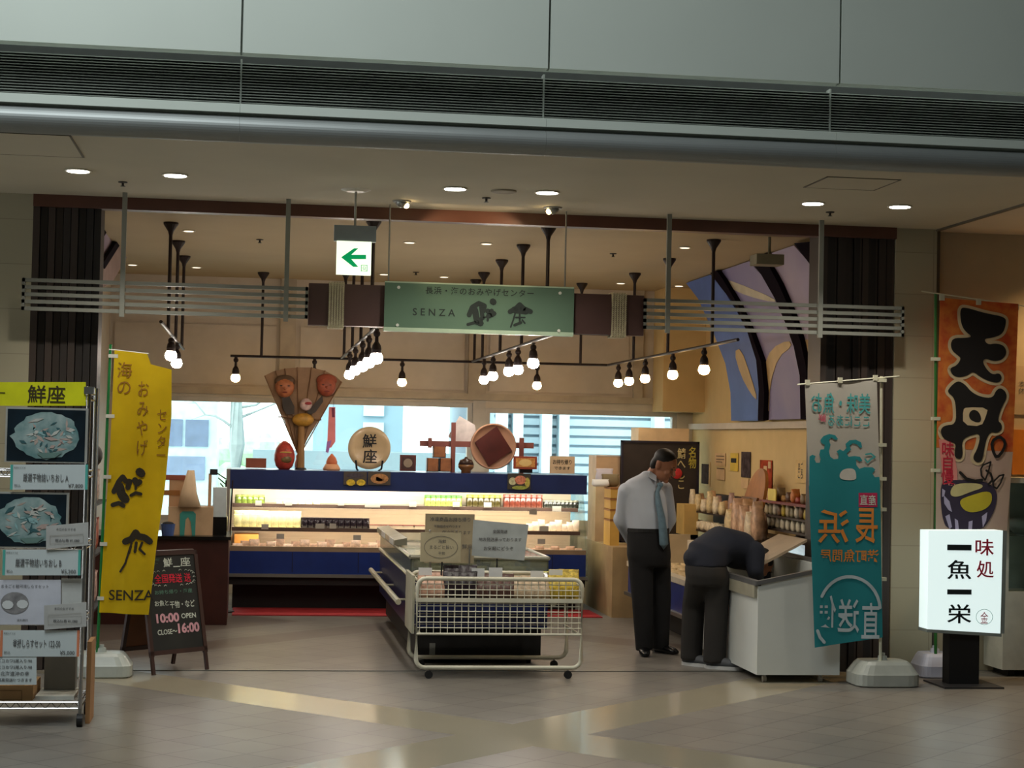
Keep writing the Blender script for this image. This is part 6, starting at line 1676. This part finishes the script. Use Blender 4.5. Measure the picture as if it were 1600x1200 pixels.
def chain(mb, pts, rs, end=True):
    if not end:
        chain(mb, pts[:-1], rs[:-1]) if len(pts) > 2 else None
        mb.tube([Vector(pts[-2]), Vector(pts[-2]).lerp(Vector(pts[-1]), .5), Vector(pts[-1])], rs[-2], 16, r1=rs[-1]); return
    
    for (a, b), (r, q) in zip(zip(pts[:-1], pts[1:]), zip(rs[:-1], rs[1:])): cap(mb, a, b, r, q)


def hand(mb, wrist, d, side, palm, curl=.5):
    """d: finger direction, side: towards the thumb, palm: palm normal"""
    d, side, palm = Vector(d).normalized(), Vector(side).normalized(), Vector(palm).normalized(); w = Vector(wrist)
    for k in (-.6, 0, .6): cap(mb, w + d * .01 + side * .022 * k, w + d * .075 + side * .032 * k, .015, .013, 8)
    for k, L_ in ((-.033, .050), (-.011, .062), (.011, .068), (.033, .060)):
        p0 = w + d * .08 + side * k; p1 = p0 + (d * math.cos(curl) + palm * math.sin(curl)) * L_ * .55; p2 = p1 + (d * math.cos(curl * 2.1) + palm * math.sin(curl * 2.1)) * L_ * .45
        chain(mb, [p0, p1, p2], [.0095, .0085, .0075])
    q0 = w + d * .022 + side * .028; q1 = q0 + (d * .6 + side * .8).normalized() * .035; q2 = q1 + (d * .9 + side * .2 + palm * .4).normalized() * .028
    chain(mb, [q0, q1, q2], [.013, .010, .008])


def head(mb, c, fd, up, s=1.0):
    fd = Vector(fd).normalized(); sd = fd.cross(Vector(up)).normalized(); up = sd.cross(fd).normalized()
    M3 = Matrix((sd, fd, up)).transposed()
    c = Vector(c)
    mb.ball(c + up * .02 * s, .078 * s, .098 * s, .098 * s, seg=20, rings=14, M=M3)
    mb.ball(c + fd * .028 * s - up * .055 * s, .060 * s, .068 * s, .064 * s, seg=16, rings=12, M=M3)
    mb.ball(c + fd * .078 * s - up * .098 * s, .024 * s, .02 * s, .018 * s, M=M3)
    chain(mb, [c + fd * .092 * s + up * .012 * s, c + fd * .112 * s - up * .026 * s], [.009 * s, .016 * s])
    for k in (-1, 1):
        mb.ball(c + sd * k * .080 * s - fd * .01 * s - up * .012 * s, .010 * s, .022 * s, .034 * s, M=M3)
        mb.ball(c + fd * .068 * s + sd * k * .038 * s - up * .03 * s, .024 * s, .02 * s, .022 * s, M=M3)
        mb.ball(c + fd * .086 * s + sd * k * .028 * s + up * .028 * s, .024 * s, .012 * s, .008 * s, M=M3)
    return fd, sd, up, M3, c


def face_bits(body, h, skin_dark):
    fd, sd, up, M3, c = h
    for k in (-1, 1):
        MB().ball(c + fd * .090 + sd * k * .031 + up * .008, .013, .008, .006, M=M3, seg=10, rings=6).build('eye', mat('eye_dark', (30, 24, 22), .3), body)
        MB().ball(c + fd * .096 + sd * k * .031 + up * .031, .016, .005, .003, M=M3, seg=10, rings=6).build('eyebrow', mat('hair_black', (16, 14, 14), .6), body)
    MB().ball(c + fd * .098 - up * .060, .024, .008, .006, M=M3, seg=12, rings=6).build('mouth', skin_dark, body)


M_skin = mat('warm_skin', (168, 112, 82), .5, var=.05); M_skind = mat('lip_skin', (120, 66, 54), .5)
M_hair = mat('hair_black', (16, 14, 14), .6)
M_shirt = mat('pale_blue_shirt', (196, 202, 214), .8, var=.03, scale=3)
M_trs = mat('black_trousers', (17, 16, 19), .85)
# standing man ----------------------------------------------------------
MY = 13.62
f = Vector((.42, -.907, 0)); s_ = Vector((.907, .42, 0)); Zv = Vector((0, 0, 1))
t = thing('person', 'standing man in white shirt, blue tie and black trousers, head bowed, hands behind his back', 'person', (at(1018, 1020, Z=0).x, MY, 0))
def mp(x, y, off=0.0): return at(x, y, Y=MY + off)
rings = [(mp(1013, 838), .165, .125), (mp(1012, 824), .172, .135), (mp(1009, 802), .186, .145), (mp(1005, 778), .196, .140), (mp(1002, 762), .190, .118), (mp(1006, 750), .140, .090), (mp(1014, 741), .075, .066), (mp(1018, 736), .062, .060)]
mb = MB().loft([(c, a, b, s_, f) for c, a, b in rings], 24)
RS, LS = mp(978, 767, -.07), mp(1039, 764, .09)
RE, LE = mp(971, 815, .03), mp(1047, 812, .17)
RW, LW = mp(994, 858, .20), mp(1022, 856, .26)
chain(mb, [RS, RE, RE.lerp(RW, .85)], [.064, .056, .046]); chain(mb, [LS, LE, LE.lerp(LW, .85)], [.062, .052, .044])
mb.ball(RE + Vector((-.01, 0, .02)), .058, .058, .06)
shirt = remesh(mb, 'shirt', M_shirt, t, .011, 4)
for k, sx in (('l', -1),):
    c = mp(1018, 741); MB().prism([c + s_ * sx * .05 + f * .035 + Zv * .03, c + s_ * sx * .012 + f * .075 - Zv * .01, c + s_ * sx * .03 + f * .095 - Zv * .055, c + s_ * sx * .075 + f * .055 - Zv * .02], f * .006).build('collar', M_shirt, shirt)
mb = MB().box((0, 0, 0), (.001, .001, .001)); mb = MB()
cfront = lambda x, y, b: mp(x, y) + f * (b + .018) + s_ * .02
tie = [(1013, 758, .100, .020), (1005, 768, .132, .020), (1005, 785, .148, .030), (1009, 808, .156, .034), (1012, 832, .150, .040), (1013, 848, .150, .042)]
vs = []; fs = []
for x, y, b, w in tie:
    c = cfront(x, y, b)
    vs += [c - s_ * w, c - s_ * w + f * .006, c + f * .012, c + s_ * w + f * .006, c + s_ * w]
for i in range(len(tie) - 1):
    for k in range(5): fs.append((i * 5 + k, i * 5 + (k + 1) % 5, i * 5 + 5 + (k + 1) % 5, i * 5 + 5 + k))
tip = cfront(1013, 857, .150); vs.append(tip); n = (len(tie) - 1) * 5
fs += [(n + k, n + (k + 1) % 5, len(vs) - 1) for k in range(5)] + [tuple(range(5))]
mb.add(vs, fs); mb.ball(cfront(1014, 757, .098), .026, .020, .022, seg=10, rings=8)
mb.build('necktie', mat('slate_blue_tie', (110, 136, 152), .6, var=.1, scale=30), t, True)
# trousers
mb = MB().loft([(mp(1013, 826), .172, .136, s_, f), (mp(1013, 845), .180, .146, s_, f), (mp(1014, 868), .186, .150, s_, f), (mp(1015, 885), .170, .135, s_, f)], 22)
RF, LF = mp(1006, 1012, -.04), mp(1033, 1004, .10)
k1, k2 = mp(1007, 1006, -.03), mp(1032, 1000, .10); k1.z = .035; k2.z = .035
chain(mb, [mp(1001, 880, -.03), mp(1004, 940, -.04), k1], [.098, .084, .068], False); chain(mb, [mp(1029, 878, .06), mp(1032, 936, .07), k2], [.098, .084, .068], False)
remesh(mb, 'trousers', M_trs, t, .012, 5)
MB().loft([(mp(1013, 825), .176, .140, s_, f), (mp(1013, 831), .177, .141, s_, f)], 24).build('belt', M_black, t)
for c, d in ((mp(1006, 1014, -.03), Vector((-.15, -1, 0))), (mp(1034, 1008, .10), Vector((.55, -.83, 0)))):
    d.normalize(); sd = Vector((-d.y, d.x, 0)); c = Vector((c.x, c.y, 0)); mb = MB()
    mb.loft([(c - d * .09 + Zv * .035, .034, .033, sd, Zv), (c - d * .03 + Zv * .048, .042, .046, sd, Zv), (c + d * .06 + Zv * .036, .045, .034, sd, Zv), (c + d * .13 + Zv * .028, .040, .026, sd, Zv), (c + d * .165 + Zv * .022, .020, .016, sd, Zv)], 14)
    mb.build('shoe', M_blackgloss, t, True)
# body
mb = MB(); hc = mp(1037, 727, -.06)
h = head(mb, hc, (.80 * .88, -.60 * .88, -.46), (0.25, -.1, 1))
fd, sd, up, M3, c = h
chain(mb, [mp(1010, 762), mp(1017, 744), c - fd * .035 - up * .055], [.045, .05, .052])
chain(mb, [mp(1008, 778), mp(1012, 850)], [.09, .11])
chain(mb, [mp(1003, 772), RS, RE, RW], [.05, .036, .036, .028]); chain(mb, [mp(1008, 774), LS + Vector((-.01, .01, -.012)), LE, LW], [.05, .034, .034, .028])
hand(mb, RW, (.75, .1, -.35), (0, .3, 1), (-.2, -.9, .1), .5); hand(mb, LW, (-.75, -.1, -.35), (0, .2, 1), (.2, -.9, .1), .5)
chain(mb, [mp(1003, 870, -.02), mp(1005, 940, -.03), Vector((k1.x, k1.y, .06))], [.08, .055, .035]); chain(mb, [mp(1028, 870, .05), mp(1031, 936, .07), Vector((k2.x, k2.y, .06))], [.08, .055, .035])
body = remesh(mb, 'body', M_skin, t, .006, 3, .5)
face_bits(body, h, M_skind)
mb = MB()
mb.ball(c + up * .052 - fd * .014, .083, .094, .078, seg=20, rings=14, M=M3)
mb.ball(c - fd * .055 - up * .012, .074, .050, .070, seg=16, rings=10, M=M3)
remesh(mb, 'hair', M_hair, t, .008, 2)

# leaning customer ------------------------------------------------------
PY = 12.80
t = thing('person', 'customer in navy jacket and dark trousers bending over the white freezer', 'person', (3.38, PY, 0))
def cp(x, y, off=0.0): return at(x, y, Y=PY + off)
fw = Vector((.93, .36, 0)).normalized(); sd2 = Vector((-.36, .93, 0)).normalized()
mb = MB()
P0, P1, P2, P3, P4 = cp(1103, 884), cp(1110, 862, .03), cp(1129, 852, .08), cp(1154, 860, .14), cp(1172, 876, .20)
def rr(c, a, b, d):
    d = Vector(d).normalized(); return (c, a, b, sd2, sd2.cross(d).normalized())
mb.loft([rr(P0, .17, .155, (0, 0, 1)), rr(P1, .175, .165, (.45, .1, 1)), rr(P2, .185, .150, (1, .3, .25)), rr(P3, .20, .145, (1, .35, -.35)), rr(P4, .12, .09, (1, .35, -.8)), rr(P4 + Vector((.04, .02, -.04)), .06, .05, (1, .35, -.9))], 24)
SN, SF = P3 - sd2 * .15 + Vector((.03, 0, 0)), P3 + sd2 * .17 + Vector((.03, 0, 0))
EN, EF = cp(1180, 892, -.06), cp(1192, 892, .30)
HN, HF = cp(1186, 922, .04), cp(1196, 920, .34)
chain(mb, [SN, EN, EN.lerp(HN, .75)], [.080, .064, .046]); chain(mb, [SF, EF, EF.lerp(HF, .75)], [.080, .064, .046])
mb.ball(cp(1092, 872), .12, .12, .09)
remesh(mb, 'jacket', mat('navy_jacket', (22, 26, 40), .85, var=.08), t, .012, 6)
mb = MB()
mb.loft([(cp(1103, 872), .12, .11, sd2, fw), (cp(1103, 884), .166, .150, sd2, fw), (cp(1104, 898), .170, .155, sd2, fw), (cp(1106, 914), .15, .14, sd2, fw)], 22)
FT1, FT2 = at(1083, 1040, Z=0), at(1121, 1045, Z=0)
chain(mb, [cp(1092, 905, .03), Vector((FT1.x - .0, FT1.y + .02, .45)), Vector((FT1.x - .01, FT1.y + .02, .04))], [.100, .086, .082], False); chain(mb, [cp(1122, 906, -.03), Vector((FT2.x - .01, FT2.y + .02, .45)), Vector((FT2.x - .02, FT2.y + .02, .04))], [.100, .088, .084], False)
remesh(mb, 'trousers', mat('charcoal_trousers', (42, 39, 37), .85, var=.08), t, .012, 5)
for c, d in ((FT1, Vector((.75, -.65, 0))), (FT2, Vector((.9, -.45, 0)))):
    d.normalize(); sdd = Vector((-d.y, d.x, 0)); c = Vector((c.x, c.y, 0)) + d * .02
    sh = MB().loft([(c - d * .10 + Zv * .05, .034, .03, sdd, Zv), (c - d * .03 + Zv * .062, .042, .042, sdd, Zv), (c + d * .06 + Zv * .048, .045, .03, sdd, Zv), (c + d * .13 + Zv * .038, .038, .022, sdd, Zv), (c + d * .16 + Zv * .03, .018, .012, sdd, Zv)], 14).build('shoe', mat('grey_sneaker', (92, 94, 98), .7), t, True)
    MB().loft([(c - d * .11, .030, .028, d, sdd), (c - d * .11 + Zv * .0, .03, .03, d, sdd)], 8)
    pts = [c + d * (.028 + .145 * math.cos(a)) + sdd * .048 * math.sin(a) for a in [2 * math.pi * i / 20 for i in range(20)]]
    MB().prism([(p.x, p.y, 0) for p in pts], (0, 0, .024)).build('sole', mat('pale_sole', (200, 200, 198), .6), sh)
mb = MB(); hc = P4 + Vector((.10, .07, -.03))
h = head(mb, hc, (.55, .25, -.80), (.8, .3, .5), .95)
fd, sd, up, M3, c = h
chain(mb, [P3, P4, c - up * .03], [.10, .06, .052]); chain(mb, [P3, P2, P1, P0], [.10, .11, .11, .12])
chain(mb, [SN, EN, HN], [.05, .042, .028]); chain(mb, [SF, EF, HF], [.05, .042, .028])
hand(mb, HN, (.25, .15, -1), (0, 1, .2), (1, 0, 0), .45); hand(mb, HF, (.15, -.1, -1), (0, -1, .2), (1, 0, 0), .45)
chain(mb, [cp(1094, 900, .03), Vector((FT1.x, FT1.y + .02, .45)), Vector((FT1.x, FT1.y + .02, .07))], [.08, .055, .035]); chain(mb, [cp(1122, 900, -.03), Vector((FT2.x, FT2.y + .02, .45)), Vector((FT2.x - .02, FT2.y + .02, .07))], [.08, .055, .035])
body = remesh(mb, 'body', M_skin, t, .007, 3, .5)
face_bits(body, h, M_skind)
mb = MB(); mb.ball(c + up * .035 - fd * .02, .084, .096, .086, seg=18, rings=12, M=M3); mb.ball(c - fd * .05 - up * .01, .074, .052, .075, M=M3); remesh(mb, 'hair', M_hair, t, .009, 2)
